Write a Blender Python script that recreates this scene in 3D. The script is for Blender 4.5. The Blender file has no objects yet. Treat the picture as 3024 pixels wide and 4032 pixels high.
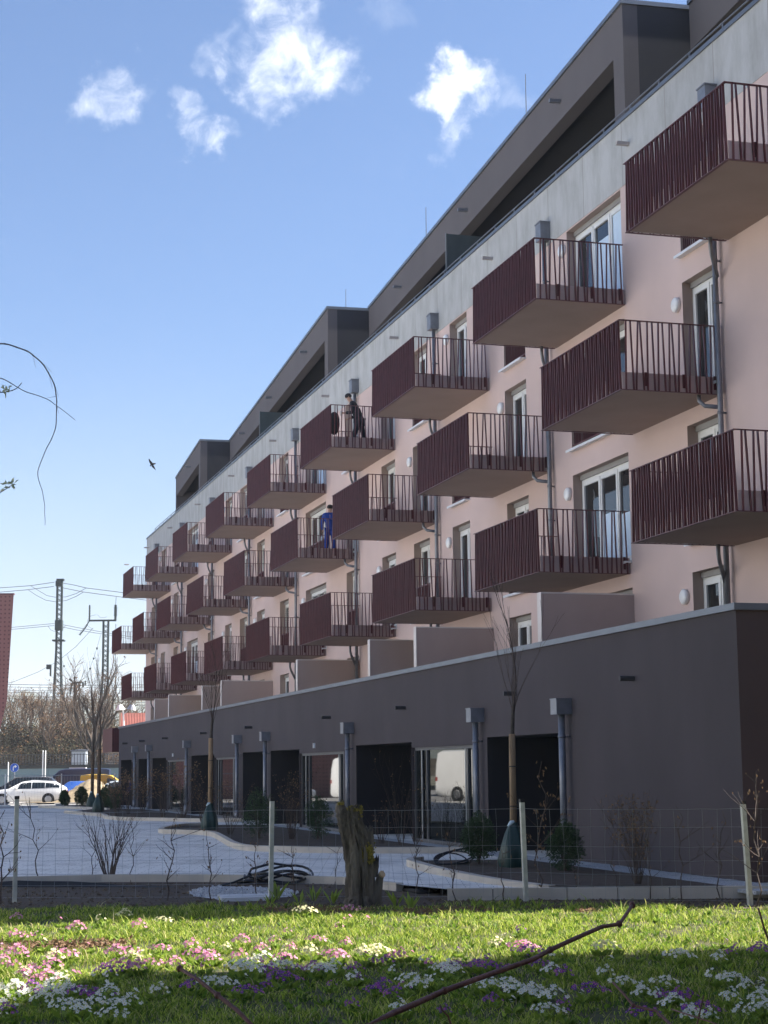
SKY_TINT = (.76, .90, 1.10, 1); CLOUD_COL = (8.8, 9.1, 9.5, 1); SKY_STR = .053; SUN_STR = 4.8; EXPO = 1.76; HAZE = .00024
import bpy, bmesh, math, random
import numpy as np
from mathutils import Vector, Matrix
random.seed(7); rng = np.random.default_rng(7)
R = math.radians
scene = bpy.context.scene
C = scene.collection

# ------------------------------------------------------------------ camera
F, PIT, YAW, ROL = 6803.6, R(8.50326), R(16.2155), R(-0.55785)
CH = 1.65
fw = Vector((math.sin(YAW)*math.cos(PIT), math.cos(YAW)*math.cos(PIT), math.sin(PIT)))
rt0 = Vector((math.cos(YAW), -math.sin(YAW), 0)); up0 = rt0.cross(fw)
cr, sr = math.cos(ROL), math.sin(ROL)
# image x' = X c - Y s ; y' = X s + Y c  (Y down)
rt = rt0*cr + up0*sr
up = up0*cr - rt0*sr
cam_d = bpy.data.cameras.new('camera'); cam = bpy.data.objects.new('camera', cam_d); C.objects.link(cam)
M = Matrix((( rt.x, up.x, -fw.x, 0), (rt.y, up.y, -fw.y, 0), (rt.z, up.z, -fw.z, CH), (0, 0, 0, 1)))
cam.matrix_world = M
cam_d.sensor_fit = 'HORIZONTAL'; cam_d.sensor_width = 36; cam_d.lens = 36*F/3024
cam_d.clip_start = 0.1; cam_d.clip_end = 8000
scene.camera = cam

def ray(px, py):
    X, Y = px-1512, py-2016
    return fw + rt*(X/F) - up*(Y/F)
def at(px, py, z=None, y=None, x=None, d=None):
    v = ray(px, py); o = Vector((0, 0, CH))
    if z is not None: t = (z-CH)/v.z
    elif y is not None: t = y/v.y
    elif x is not None: t = x/v.x
    else: t = d
    return o + v*t
K = 3024/1659.0
def P(qx, qy, **k): return at(qx*K, qy*K, **k)

# ------------------------------------------------------------------ object helpers
def tag(o, label=None, cat=None, group=None, kind=None):
    if label: o['label'] = label
    if cat: o['category'] = cat
    if group: o['group'] = group
    if kind: o['kind'] = kind
    return o
def empty(name, loc=(0, 0, 0), rz=0, parent=None):
    o = bpy.data.objects.new(name, None); C.objects.link(o); o.location = loc; o.rotation_euler = (0, 0, rz)
    o.empty_display_size = .2
    if parent: o.parent = parent
    return o
def kids(o): return [c for c in bpy.data.objects if c.parent == o]
def copy_tree(o, parent=None):
    c = o.copy(); C.objects.link(c); c.parent = parent
    for ch in kids(o): copy_tree(ch, c)
    return c

class MB:
    def __init__(s): s.v = []; s.f = []; s.m = []
    def add(s, vs, fs, mi=0):
        b = len(s.v); s.v += [tuple(v) for v in vs]; s.f += [tuple(i+b for i in f) for f in fs]; s.m += [mi]*len(fs)
        return s
    def quad(s, a, b, c, d, mi=0): return s.add([a, b, c, d], [(0, 1, 2, 3)], mi)
    def box(s, x0, y0, z0, x1, y1, z1, mi=0):
        v = [(x0,y0,z0),(x1,y0,z0),(x1,y1,z0),(x0,y1,z0),(x0,y0,z1),(x1,y0,z1),(x1,y1,z1),(x0,y1,z1)]
        return s.add(v, [(3,2,1,0),(4,5,6,7),(0,1,5,4),(1,2,6,5),(2,3,7,6),(3,0,4,7)], mi)
    def hexa(s, v, mi=0):   # bottom 4 then top 4
        return s.add(v, [(3,2,1,0),(4,5,6,7),(0,1,5,4),(1,2,6,5),(2,3,7,6),(3,0,4,7)], mi)
    def prism(s, poly, h0, h1, mi=0):   # poly in xy
        n = len(poly)
        v = [(p[0], p[1], h0) for p in poly]+[(p[0], p[1], h1) for p in poly]
        return s.add(v, [tuple(reversed(range(n))), tuple(range(n, 2*n))]+[(i, (i+1) % n, n+(i+1) % n, n+i) for i in range(n)], mi)
    def tube(s, pts, rad, n=6, mi=0, cap=True):
        pts = [Vector(p) for p in pts]; rs = rad if isinstance(rad, (list, tuple)) else [rad]*len(pts)
        b = len(s.v); t0 = None; a = None
        for i, p in enumerate(pts):
            t = (pts[min(i+1, len(pts)-1)]-pts[max(i-1, 0)])
            if t.length < 1e-9: t = Vector((0, 0, 1))
            t.normalize()
            if a is None: a = t.cross(Vector((.31, .17, .93)) if abs(t.z) < .9 else Vector((1, 0, 0))).normalized()
            else:
                a = (a-t*a.dot(t))
                a = a.normalized() if a.length > 1e-6 else t.orthogonal().normalized()
            w = t.cross(a)
            for k in range(n):
                q = 2*math.pi*k/n
                s.v.append(tuple(p+(a*math.cos(q)+w*math.sin(q))*rs[i]))
        for i in range(len(pts)-1):
            for k in range(n):
                s.f.append((b+i*n+k, b+i*n+(k+1) % n, b+(i+1)*n+(k+1) % n, b+(i+1)*n+k)); s.m.append(mi)
        if cap:
            s.f.append(tuple(b+k for k in reversed(range(n)))); s.m.append(mi)
            e = b+(len(pts)-1)*n
            s.f.append(tuple(e+k for k in range(n))); s.m.append(mi)
        return s
    def cyl(s, c, r, h, axis=2, n=16, mi=0):
        p = Vector(c); q = Vector(c); q[axis] += h
        return s.tube([p, q], r, n, mi)
    def ball(s, c, r, n=10, m=6, mi=0, jit=0, sq=(1, 1, 1)):
        b = len(s.v); c = Vector(c)
        for i in range(m+1):
            th = math.pi*i/m
            for k in range(n):
                ph = 2*math.pi*k/n; rr = r*(1+random.uniform(-jit, jit))
                s.v.append((c.x+rr*sq[0]*math.sin(th)*math.cos(ph), c.y+rr*sq[1]*math.sin(th)*math.sin(ph), c.z+rr*sq[2]*math.cos(th)))
        for i in range(m):
            for k in range(n):
                s.f.append((b+i*n+k, b+(i+1)*n+k, b+(i+1)*n+(k+1) % n, b+i*n+(k+1) % n)); s.m.append(mi)
        return s
    def build(s, name, mats, parent=None, smooth=False, loc=None):
        me = bpy.data.meshes.new(name); me.from_pydata(s.v, [], s.f)
        if not isinstance(mats, (list, tuple)): mats = [mats]
        for m in mats: me.materials.append(m)
        if len(mats) > 1: me.polygons.foreach_set('material_index', s.m)
        if smooth: me.polygons.foreach_set('use_smooth', [True]*len(me.polygons))
        me.update()
        o = bpy.data.objects.new(name, me); C.objects.link(o)
        if parent: o.parent = parent
        if loc: o.location = loc
        return o

# ------------------------------------------------------------------ materials
MATS = {}
def mat(name, col, rough=.8, var=.12, scale=3., bump=0., bscale=60., metal=0., spec=.4, col2=None, detail=4, transl=0., rand=0., stretch=None):
    m = bpy.data.materials.new(name); m.use_nodes = True; nt = m.node_tree; N = nt.nodes; L = nt.links
    b = N['Principled BSDF']; b.inputs['Roughness'].default_value = rough; b.inputs['Metallic'].default_value = metal
    b.inputs['Specular IOR Level'].default_value = spec
    c1 = tuple(max(0, c*(1-var)) for c in col)+(1,); c2 = tuple(min(1, c*(1+var)) for c in (col2 or col))+(1,)
    if col2: c1 = tuple(col)+(1,); c2 = tuple(col2)+(1,)
    tc = N.new('ShaderNodeTexCoord'); co = tc.outputs['Object']
    if stretch:
        mp = N.new('ShaderNodeMapping'); mp.inputs['Scale'].default_value = stretch; L.new(co, mp.inputs['Vector']); co = mp.outputs['Vector']
    nz = N.new('ShaderNodeTexNoise'); nz.inputs['Scale'].default_value = scale; nz.inputs['Detail'].default_value = detail
    L.new(co, nz.inputs['Vector'])
    rp = N.new('ShaderNodeMapRange'); rp.inputs['From Min'].default_value = .3; rp.inputs['From Max'].default_value = .7
    L.new(nz.outputs['Fac'], rp.inputs['Value'])
    fac = rp.outputs['Result']
    if rand:
        g = N.new('ShaderNodeNewGeometry'); mx0 = N.new('ShaderNodeMix'); mx0.inputs[0].default_value = rand
        L.new(fac, mx0.inputs[2]); L.new(g.outputs['Random Per Island'], mx0.inputs[3]); fac = mx0.outputs[0]
    mx = N.new('ShaderNodeMix'); mx.data_type = 'RGBA'; mx.inputs[6].default_value = c1; mx.inputs[7].default_value = c2
    L.new(fac, mx.inputs[0]); colout = mx.outputs[2]
    L.new(colout, b.inputs['Base Color'])
    if bump:
        n2 = N.new('ShaderNodeTexNoise'); n2.inputs['Scale'].default_value = bscale; n2.inputs['Detail'].default_value = 6
        L.new(co, n2.inputs['Vector'])
        bp = N.new('ShaderNodeBump'); bp.inputs['Strength'].default_value = bump; bp.inputs['Distance'].default_value = .02
        L.new(n2.outputs['Fac'], bp.inputs['Height']); L.new(bp.outputs['Normal'], b.inputs['Normal'])
    if transl:
        tr = N.new('ShaderNodeBsdfTranslucent'); L.new(colout, tr.inputs['Color'])
        ms = N.new('ShaderNodeMixShader'); ms.inputs[0].default_value = transl
        L.new(b.outputs[0], ms.inputs[1]); L.new(tr.outputs[0], ms.inputs[2]); L.new(ms.outputs[0], N['Material Output'].inputs['Surface'])
    MATS[name] = m
    return m
def node(m, t): return m.node_tree.nodes.new(t)

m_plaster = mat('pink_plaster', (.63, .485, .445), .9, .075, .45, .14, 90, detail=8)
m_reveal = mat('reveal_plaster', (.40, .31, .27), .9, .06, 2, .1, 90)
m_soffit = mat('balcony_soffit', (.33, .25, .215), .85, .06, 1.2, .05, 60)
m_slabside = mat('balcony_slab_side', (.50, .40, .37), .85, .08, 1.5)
m_rail = mat('dark_red_metal', (.110, .032, .035), .38, .15, 4, spec=.38)
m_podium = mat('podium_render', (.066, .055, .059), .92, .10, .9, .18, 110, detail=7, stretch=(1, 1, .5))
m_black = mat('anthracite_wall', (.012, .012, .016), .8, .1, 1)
m_fascia = mat('fascia_render', (.115, .105, .112), .9, .05, .6, .1, 90)
m_pdark = mat('penthouse_wall', (.036, .038, .048), .9, .08, .6)
m_coping = mat('grey_coping', (.16, .175, .20), .45, .08, 2, metal=.6)
m_zinc = mat('zinc_pipe', (.21, .22, .245), .45, .12, 6, metal=.5)
m_white = mat('white_frame', (.78, .78, .76), .35, .03, 2)
m_sill = mat('sill_metal', (.75, .76, .78), .35, .04, 2)
m_glass = mat('window_glass', (.018, .020, .022), .03, .3, 1.2, spec=.7)
m_shopglass = mat('shop_glass', (.010, .013, .013), .015, .3, 1.0, spec=.27)
m_film = mat('protective_film', (.62, .74, .86), .4, .05, 4)
m_shopframe = mat('shop_frame', (.10, .10, .105), .5, .1, 3, metal=.3)
m_alu = mat('aluminium_frame', (.24, .25, .25), .4, .06, 3, metal=.4)
m_lamp = mat('lamp_opal', (.88, .88, .87), .3, .02, 2)
m_blind = mat('blind_slat', (.30, .29, .28), .5, .05, 2)
m_screen = mat('screen_glass', (.10, .125, .135), .1, .1, 2, spec=.6)

def concrete_panels():
    m = mat('concrete_panel', (.40, .41, .42), .85, .10, 1.3, .08, 50)
    nt = m.node_tree; N = nt.nodes; L = nt.links; b = N['Principled BSDF']
    tc = N.new('ShaderNodeTexCoord'); sx = N.new('ShaderNodeSeparateXYZ'); L.new(tc.outputs['Object'], sx.inputs[0])
    # vertical joints every 2.139 m
    dv = N.new('ShaderNodeMath'); dv.operation = 'DIVIDE'; dv.inputs[1].default_value = 2.139; L.new(sx.outputs['Y'], dv.inputs[0])
    fr = N.new('ShaderNodeMath'); fr.operation = 'FRACT'; L.new(dv.outputs[0], fr.inputs[0])
    lt = N.new('ShaderNodeMath'); lt.operation = 'LESS_THAN'; lt.inputs[1].default_value = .014; L.new(fr.outputs[0], lt.inputs[0])
    fl = N.new('ShaderNodeMath'); fl.operation = 'FLOOR'; L.new(dv.outputs[0], fl.inputs[0])
    wn = N.new('ShaderNodeTexWhiteNoise'); wn.noise_dimensions = '1D'; L.new(fl.outputs[0], wn.inputs['W'])
    # drips: noise stretched in z
    mp = N.new('ShaderNodeMapping'); mp.inputs['Scale'].default_value = (1, 1.3, .5); L.new(tc.outputs['Object'], mp.inputs['Vector'])
    nz = N.new('ShaderNodeTexNoise'); nz.inputs['Scale'].default_value = 1.6; nz.inputs['Detail'].default_value = 7; nz.inputs['Roughness'].default_value = .65; L.new(mp.outputs[0], nz.inputs['Vector'])
    rp = N.new('ShaderNodeValToRGB'); rp.color_ramp.elements[0].position = .30; rp.color_ramp.elements[0].color = (.34, .34, .33, 1)
    rp.color_ramp.elements[1].position = .60; rp.color_ramp.elements[1].color = (.455, .46, .46, 1)
    L.new(nz.outputs['Fac'], rp.inputs[0])
    mr = N.new('ShaderNodeMapRange'); mr.inputs['To Min'].default_value = .93; mr.inputs['To Max'].default_value = 1.05; L.new(wn.outputs['Value'], mr.inputs['Value'])
    vm = N.new('ShaderNodeVectorMath'); vm.operation = 'SCALE'; L.new(rp.outputs[0], vm.inputs[0]); L.new(mr.outputs[0], vm.inputs['Scale'])
    mx = N.new('ShaderNodeMix'); mx.data_type = 'RGBA'; mx.inputs[7].default_value = (.30, .29, .27, 1)
    L.new(lt.outputs[0], mx.inputs[0]); L.new(vm.outputs[0], mx.inputs[6]); L.new(mx.outputs[2], b.inputs['Base Color'])
    return m
m_conc = concrete_panels()

m_kerb = mat('kerb_concrete', (.50, .45, .38), .9, .12, 2.5, .15, 70)
m_soil = mat('bed_soil', (.045, .031, .022), .95, .4, 9, .9, 30, col2=(.095, .068, .048), detail=8)
m_pebble = mat('pebbles', (.22, .22, .22), .8, .4, 40, .9, 45, col2=(.62, .62, .62))
m_asphalt = mat('car_park_asphalt', (.30, .29, .275), .9, .2, .8, .2, 50)
m_ground = mat('ground_far', (.16, .15, .10), .95, .3, .05)
def pavers():
    m = mat('light_pavers', (.42, .42, .41), .85, .1, 2.5, .08, 60)
    nt = m.node_tree; N = nt.nodes; L = nt.links; b = N['Principled BSDF']
    tc = N.new('ShaderNodeTexCoord'); mp = N.new('ShaderNodeMapping'); mp.inputs['Rotation'].default_value = (0, 0, R(16)); L.new(tc.outputs['Object'], mp.inputs[0])
    br = N.new('ShaderNodeTexBrick'); br.inputs['Scale'].default_value = 1; br.inputs['Brick Width'].default_value = .4; br.inputs['Row Height'].default_value = .2
    br.inputs['Mortar Size'].default_value = .006; br.inputs['Color1'].default_value = (.76, .73, .67, 1); br.inputs['Color2'].default_value = (.82, .79, .73, 1); br.inputs['Mortar'].default_value = (.30, .29, .27, 1)
    L.new(mp.outputs[0], br.inputs['Vector'])
    m2 = N.new('ShaderNodeMapping'); m2.inputs['Scale'].default_value = (1, .55, 1); L.new(tc.outputs['Object'], m2.inputs[0])
    nz = N.new('ShaderNodeTexNoise'); nz.inputs['Scale'].default_value = 1.1; nz.inputs['Detail'].default_value = 9; nz.inputs['Roughness'].default_value = .72; L.new(m2.outputs[0], nz.inputs['Vector'])
    rp = N.new('ShaderNodeValToRGB'); rp.color_ramp.elements[0].position = .38; rp.color_ramp.elements[0].color = (.72, .71, .70, 1); rp.color_ramp.elements[1].position = .52; rp.color_ramp.elements[1].color = (1, 1, 1, 1)
    L.new(nz.outputs['Fac'], rp.inputs[0])
    mx = N.new('ShaderNodeMix'); mx.data_type = 'RGBA'; mx.blend_type = 'MULTIPLY'; mx.inputs[0].default_value = 1
    L.new(br.outputs['Color'], mx.inputs[6]); L.new(rp.outputs[0], mx.inputs[7])
    n3 = N.new('ShaderNodeTexNoise'); n3.inputs['Scale'].default_value = 5.5; n3.inputs['Detail'].default_value = 5; n3.inputs['Roughness'].default_value = .7; L.new(tc.outputs['Object'], n3.inputs['Vector'])
    r3 = N.new('ShaderNodeValToRGB'); r3.color_ramp.elements[0].position = .28; r3.color_ramp.elements[0].color = (.45, .44, .43, 1); r3.color_ramp.elements[1].position = .40; r3.color_ramp.elements[1].color = (1, 1, 1, 1); L.new(n3.outputs['Fac'], r3.inputs[0])
    mx3 = N.new('ShaderNodeMix'); mx3.data_type = 'RGBA'; mx3.blend_type = 'MULTIPLY'; mx3.inputs[0].default_value = 1; L.new(mx.outputs[2], mx3.inputs[6]); L.new(r3.outputs[0], mx3.inputs[7]); L.new(mx3.outputs[2], b.inputs['Base Color'])
    return m
m_paver = pavers()

# ------------------------------------------------------------------ apartment building
W = 14.849; D = 2.057; FX = W-D; BAY = 8.555; L_B = 4.007
ZT, ZM, ZB = 11.32, 8.49, 5.62
Y0, Y1 = 19.7, 101.4
FLOORS = [3.02, 5.87, 8.74, 11.57]
HEAD = 2.32
bld = empty('apartment_building', (W, Y0, 0))
tag(bld, 'long pink apartment building with rows of dark red balconies over a dark ground floor', 'building')
BX = Vector((W, Y0, 0))
class PB(MB):      # a part of the building, coordinates given in the world
    def part(s, name, mats, parent=None, smooth=False, org=None):
        org = Vector(org) if org else BX
        s.v = [tuple(Vector(v)-org) for v in s.v]
        o = s.build(name, mats, parent or bld, smooth)
        if parent is None: o.location = org-BX
        return o

# openings of the facade columns, (near edge, far edge, sashes), repeated every three bays
cols = []
for k in range(-1, 3):
    for a, b, n in ((28.45, 29.95, 2), (32.72, 35.76, 3), (38.56, 40.06, 2), (42.9, 44.36, 2), (46.42, 47.95, 2), (49.8, 51.3, 2)):
        a, b = a+25.665*k, b+25.665*k
        if a > Y0+1 and b < Y1-.6: cols.append((a, b, n))
cols.sort()
balc = []      # (row, near end y, z of underside)
for k in range(9): balc.append(('T', 24.03+BAY*k, ZT)); balc.append(('B', 24.19+BAY*k, ZB))
for k in range(9): balc.append(('M', 28.43+BAY*1.0022*k, ZM))

def wall_with_holes(mb, x, y0, y1, z0, z1, holes, depth, mi=0, mr=1):
    """vertical sheet x = const seen from -x, with reveals going to x+depth"""
    ys = sorted({y0, y1, *[h[0] for h in holes], *[h[1] for h in holes]}); zs = sorted({z0, z1, *[h[2] for h in holes], *[h[3] for h in holes]})
    for i in range(len(ys)-1):
        j = 0
        while j < len(zs)-1:
            yc = (ys[i]+ys[i+1])/2
            def hole(jj):
                zc = (zs[jj]+zs[jj+1])/2
                return any(h[0] < yc < h[1] and h[2] < zc < h[3] for h in holes)
            if hole(j): j += 1; continue
            j2 = j
            while j2+1 < len(zs)-1 and not hole(j2+1): j2 += 1
            mb.quad((x, ys[i], zs[j]), (x, ys[i], zs[j2+1]), (x, ys[i+1], zs[j2+1]), (x, ys[i+1], zs[j]), mi)
            j = j2+1
    for a, b, c, d in holes:
        dd = depth
        mb.quad((x, b, c), (x, b, d), (x+dd, b, d), (x+dd, b, c), mr)
        mb.quad((x, a, c), (x+dd, a, c), (x+dd, a, d), (x, a, d), mr)
        mb.quad((x, a, d), (x+dd, a, d), (x+dd, b, d), (x, b, d), mr)
        mb.quad((x, a, c), (x, b, c), (x+dd, b, c), (x+dd, a, c), mr)

holes = []
for a, b, n in cols:
    for f in FLOORS: holes.append((a, b, f+.02, f+HEAD))
BAND0, BAND1 = 13.92, 15.32
w = PB()
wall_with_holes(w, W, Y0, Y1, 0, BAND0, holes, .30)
w.quad((W, Y1, 0), (W, Y1, BAND0), (W+14, Y1, BAND0), (W+14, Y1, 0))
w.quad((W, Y0, 0), (W+14, Y0, 0), (W+14, Y0, BAND0), (W, Y0, BAND0))
w.quad((W+14, Y0, 0), (W+14, Y1, 0), (W+14, Y1, BAND0), (W+14, Y0, BAND0))
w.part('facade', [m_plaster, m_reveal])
w = PB(); w.box(W-.012, Y0-.01, BAND0, W+.26, Y1+.012, BAND1); w.box(W+.26, Y0-.01, BAND0, W+14.02, Y0+.2, BAND1); w.box(W+.26, Y1-.2, BAND0, W+14.02, Y1+.012, BAND1); w.box(W+13.8, Y0+.2, BAND0, W+14.02, Y1-.2, BAND1)
w.part('concrete_parapet', m_conc)
w = PB(); w.box(W-.05, Y0-.04, BAND1, W+.30, Y1+.05, BAND1+.085)
w.part('coping', m_coping)
w = PB(); w.box(W+.262, Y0+.2, BAND0+.3, W+13.8, Y1-.2, BAND0+.5); w.part('roof_deck', m_coping)
# roof railing
w = PB(); zr = BAND1+.42
w.tube([(W+.22, Y0, zr), (W+.22, 99.9, zr)], .018, 5)
w.tube([(W+.22, Y0, zr-.2), (W+.22, 99.9, zr-.2)], .010, 4)
y = Y0
while y < 99.95: w.box(W+.205, y-.02, BAND1+.08, W+.235, y+.02, zr); y += 1.427
w.part('roof_railing', m_zinc)

# windows
def make_window(n, wd, h):
    """origin at near bottom corner of the frame plane; x into the wall, y along the facade"""
    fr = MB(); t = .07
    fr.box(0, 0, 0, .07, wd, t); fr.box(0, 0, h-t-.10, .07, wd, h); fr.box(0, 0, t, .07, t, h-t-.1); fr.box(0, wd-t, t, .07, wd, h-t-.1)
    panes = []
    edges = {2: [0, .5, 1], 3: [0, .335, .66, 1]}[n]
    for i in range(n):
        a, b = t+(wd-2*t)*edges[i], t+(wd-2*t)*edges[i+1]
        s = .085
        a += .004; b -= .004
        z0, z1 = t+.004, h-t-.104
        fr.box(-.02, a, z0, .05, a+s, z1); fr.box(-.02, b-s, z0, .05, b, z1); fr.box(-.02, a+s, z0, .05, b-s, z0+s+.02); fr.box(-.02, a+s, z1-s, .05, b-s, z1)
        panes.append((a+s, b-s, z0+s+.02, z1-s))
        if i: fr.box(-.035, a-.03, z0, -.021, a+.03, z1)
    fr.tube([(-.05, panes[0][1]+.04, 1.02), (-.05, panes[0][1]+.04, 1.14)], .012, 5)
    pn = []
    for a, b, z0, z1 in panes:
        p = MB(); p.quad((.02, a, z0), (.02, a, z1), (.02, b, z1), (.02, b, z0)); pn.append(p)
    return fr, pn, panes
protos = {}
def window_at(a, b, n, f, film, juliet, blind):
    wd = b-a; key = (n, round(wd, 2))
    if key not in protos:
        fr, pn, pr = make_window(n, wd, HEAD-.02)
        o = fr.build('window', m_white, bld); ps = [p.build('pane', m_glass, o) for p in pn]
        sl = MB(); sl.box(-.36, -.02, -.035, 0, wd+.02, 0); sl.box(-.375, -.02, -.055, -.36, wd+.02, 0)
        sl.build('sill', m_sill, o)
        ru = MB(); ru.box(-.05, .01, HEAD-.13, -.005, wd-.01, HEAD-.02)
        ru.build('shutter_box', m_blind, o)
        protos[key] = (o, pr); first = True
    else:
        o = copy_tree(protos[key][0], bld); first = False
    o.location = Vector((W+.22, a, f+.02))-BX
    pr = protos[key][1]
    return o, pr
rw = random.Random(3)
all_win = []
for a, b, n in cols:
    for fi, f in enumerate(FLOORS):
        # is there a balcony in front on this floor
        row = {0: 'P', 1: 'B', 2: 'M', 3: 'T'}[fi]
        inb = row == 'P' or any(r == row and y-.1 < (a+b)/2 < y+L_B+.1 for r, y, z in balc)
        o, pr = window_at(a, b, n, f, 0, 0, 0)
        all_win.append((o, pr, a, b, n, fi, inb))
for o, pr, a, b, n, fi, inb in all_win:
    if not inb:      # french railing of dark red bars before the glass
        g = MB(); wd = b-a
        g.box(-.20, .02, .98, -.16, wd-.02, 1.02); g.box(-.20, .02, .10, -.16, wd-.02, .13)
        y = .07
        while y < wd-.05:
            q = rw.uniform(-.025, .025); g.hexa([(-.195, y, .03), (-.165, y, .03), (-.165, y+.01, .03), (-.195, y+.01, .03), (-.195, y+q, .98), (-.165, y+q, .98), (-.165, y+q+.01, .98), (-.195, y+q+.01, .98)]); y += .085
        g.build('window_guard', m_rail, o)
    if inb and n == 3 and fi in (1, 3):
        for i, (p0, p1, z0, z1) in enumerate(pr):
            if (fi == 1 and i in (0, 1)) or (fi == 3 and i < 2):
                q = MB(); zz = z0+.95+.12*i if fi == 1 else z1-.35*i
                q.quad((.014, p0+.01, z0+.01), (.014, p0+.01, zz), (.014, p1-.01, zz), (.014, p1-.01, z0+.01)); q.build('film', m_film, o)
    if (round(a, 1), fi) in ((58.4, 1), (72.1, 1), (64.2, 1)):
        q = MB()
        for k in range(24): q.hexa([(-.09, .08, HEAD-.3-.07*k), (-.03, .08, HEAD-.27-.07*k), (-.03, b-a-.08, HEAD-.27-.07*k), (-.09, b-a-.08, HEAD-.3-.07*k), (-.09, .08, HEAD-.29-.07*k), (-.03, .08, HEAD-.26-.07*k), (-.03, b-a-.08, HEAD-.26-.07*k), (-.09, b-a-.08, HEAD-.29-.07*k)])
        q.build('blind', m_blind, o)
# wall lamps
lm = MB(); lm.tube([(-.005, 0, 0), (-.07, 0, 0), (-.10, 0, 0)], [.15, .15, .11], 20)
lamp0 = lm.build('wall_lamp', m_lamp, bld, True); lamp_used = False
for r, y, z in balc:
    cand = [c for c in cols if y-.1 < (c[0]+c[1])/2 < y+L_B+.1]
    if not cand: continue
    c = cand[0]; ly = c[1]+.22 if c[1]+.4 < y+L_B else c[0]-.2
    o = lamp0 if not lamp_used else lamp0.copy()
    if lamp_used: C.objects.link(o)
    o.location = Vector((W, ly, z+.25+1.93))-BX; lamp_used = True
for c in cols:
    if c[2] == 2 and int(c[0]) in (28, 54, 79):
        o = lamp0.copy(); C.objects.link(o); o.location = Vector((W, c[1]+.3, FLOORS[0]+1.88))-BX
# balconies
def rail_bars(mb, p0, p1, n, z0, z1, depth, inward, rr, h=.0065):
    """flat bars between points p0 and p1, tops and bottoms jittered; 'inward' is the unit vector the blade runs along"""
    p0, p1, inw = Vector(p0), Vector(p1), Vector(inward); u = (p1-p0).normalized(); L = (p1-p0).length
    for i in range(n):
        s = (i+.5)*L/n; sg = 1 if i % 2 else -1
        a = s+sg*rr.uniform(.004, .034); b = s-sg*rr.uniform(.004, .034)
        vb = []
        for zz, c in ((z0, a), (z1, b)):
            for e, g in ((-h, 0), (h, 0), (h, depth), (-h, depth)):
                q = p0+u*(c+e)+inw*g; vb.append((q.x, q.y, zz))
        mb.hexa(vb)
def make_balcony(rr, row):
    """origin at wall, near end, underside"""
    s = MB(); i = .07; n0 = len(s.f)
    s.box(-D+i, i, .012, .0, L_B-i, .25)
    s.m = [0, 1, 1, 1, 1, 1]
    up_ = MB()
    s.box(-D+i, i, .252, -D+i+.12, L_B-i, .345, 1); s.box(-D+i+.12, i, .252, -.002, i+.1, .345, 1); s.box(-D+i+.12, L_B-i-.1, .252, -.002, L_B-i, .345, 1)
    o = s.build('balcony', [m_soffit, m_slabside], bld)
    r = MB(); H = 1.318; dp = .050
    for x0, y0, x1, y1 in ((-D, 0, -D+.055, L_B), (-D+.055, 0, -.03, .055), (-D+.055, L_B-.055, -.03, L_B)):
        r.box(x0, y0, H-.014, x1, y1, H)
        r.box(x0, y0, -.002, x1, y1, .010)
    rail_bars(r, (-D+.004, .03, 0), (-D+.004, L_B-.03, 0), 38, .010, H-.014, dp, (1, 0, 0), rr, .0085)
    rail_bars(r, (-D+.09, .004, 0), (-.05, .004, 0), 18, .010, H-.014, dp-.006, (0, 1, 0), rr, .0095)
    rail_bars(r, (-D+.09, L_B-.004, 0), (-.05, L_B-.004, 0), 18, .010, H-.014, dp-.006, (0, -1, 0), rr)
    for q in (.25, .62, .93): r.box(-D+D*q, .057, .10, -D+D*q+.05, .07, .36)
    for q in (.15, .5, .85): r.box(-D+.057, L_B*q, .10, -D+.07, L_B*q+.05, .36)
    r.build('railing', m_rail, o)
    d = MB()
    if row == 'M': d.tube([(-.40, .18, .012), (-.40, .18, -.10), (-.32, .12, -.20), (-.115, -.098, -.26)], .04, 8)
    else: d.tube([(-.40, L_B-.12, .012), (-.40, L_B-.12, -.16), (-.34, L_B-.04, -.30), (-.115, 28.33-24.11, -.62)], .04, 8)
    d.build('drain_pipe', m_zinc, o, True)
    return o
protob = {}
for i, (r, y, z) in enumerate(balc):
    if r not in protob: protob[r] = o = make_balcony(random.Random({'T': 1, 'B': 2, 'M': 3}[r]), r)
    else: o = copy_tree(protob[r], bld)
    o.location = Vector((W, y, z))-BX
    if (r, round(y)) == ('T', 24): pass
# facade downpipes with a hopper below the parapet
for k in range(-1, 9):
    y = 37.05+8.56*(k-1)
    if y > Y1-1: continue
    if k < 1:
        continue
for k in range(9):
    y = 28.33+BAY*k
    w = PB(); w.tube([(W-.115, y, FLOORS[0]), (W-.115, y, 14.1)], .052, 10)
    for zz in (4.5, 7.3, 8.1, 10.2, 11.0, 13.0): w.tube([(W-.115, y, zz), (W-.115, y, zz+.05)], .062, 10); w.box(W-.07, y-.01, zz+.01, W-.002, y+.01, zz+.04)
    o = w.part('downpipe', m_zinc, None, True, org=(W, y, FLOORS[0]))
    w = MB(); w.box(-.26, -.16, 14.0-FLOORS[0], -.005, .16, 14.42-FLOORS[0]); w.box(-.28, -.18, 14.42-FLOORS[0], -.005, .18, 14.45-FLOORS[0])
    w.build('rain_hopper', m_zinc, o)
# overflow spouts on the parapet
w = MB(); w.box(-.28, -.05, -.035, 0, .05, .035)
sp0 = w.build('overflow_spout', mat('spout_grey', (.42, .38, .37), .6), bld); sp_n = 0
for k in range(10):
    o = sp0 if not sp_n else sp0.copy()
    if sp_n: C.objects.link(o)
    o.location = Vector((W-.013, 32.2+BAY*k*.999-4.3*0, 14.72))-BX; sp_n += 1
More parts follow.
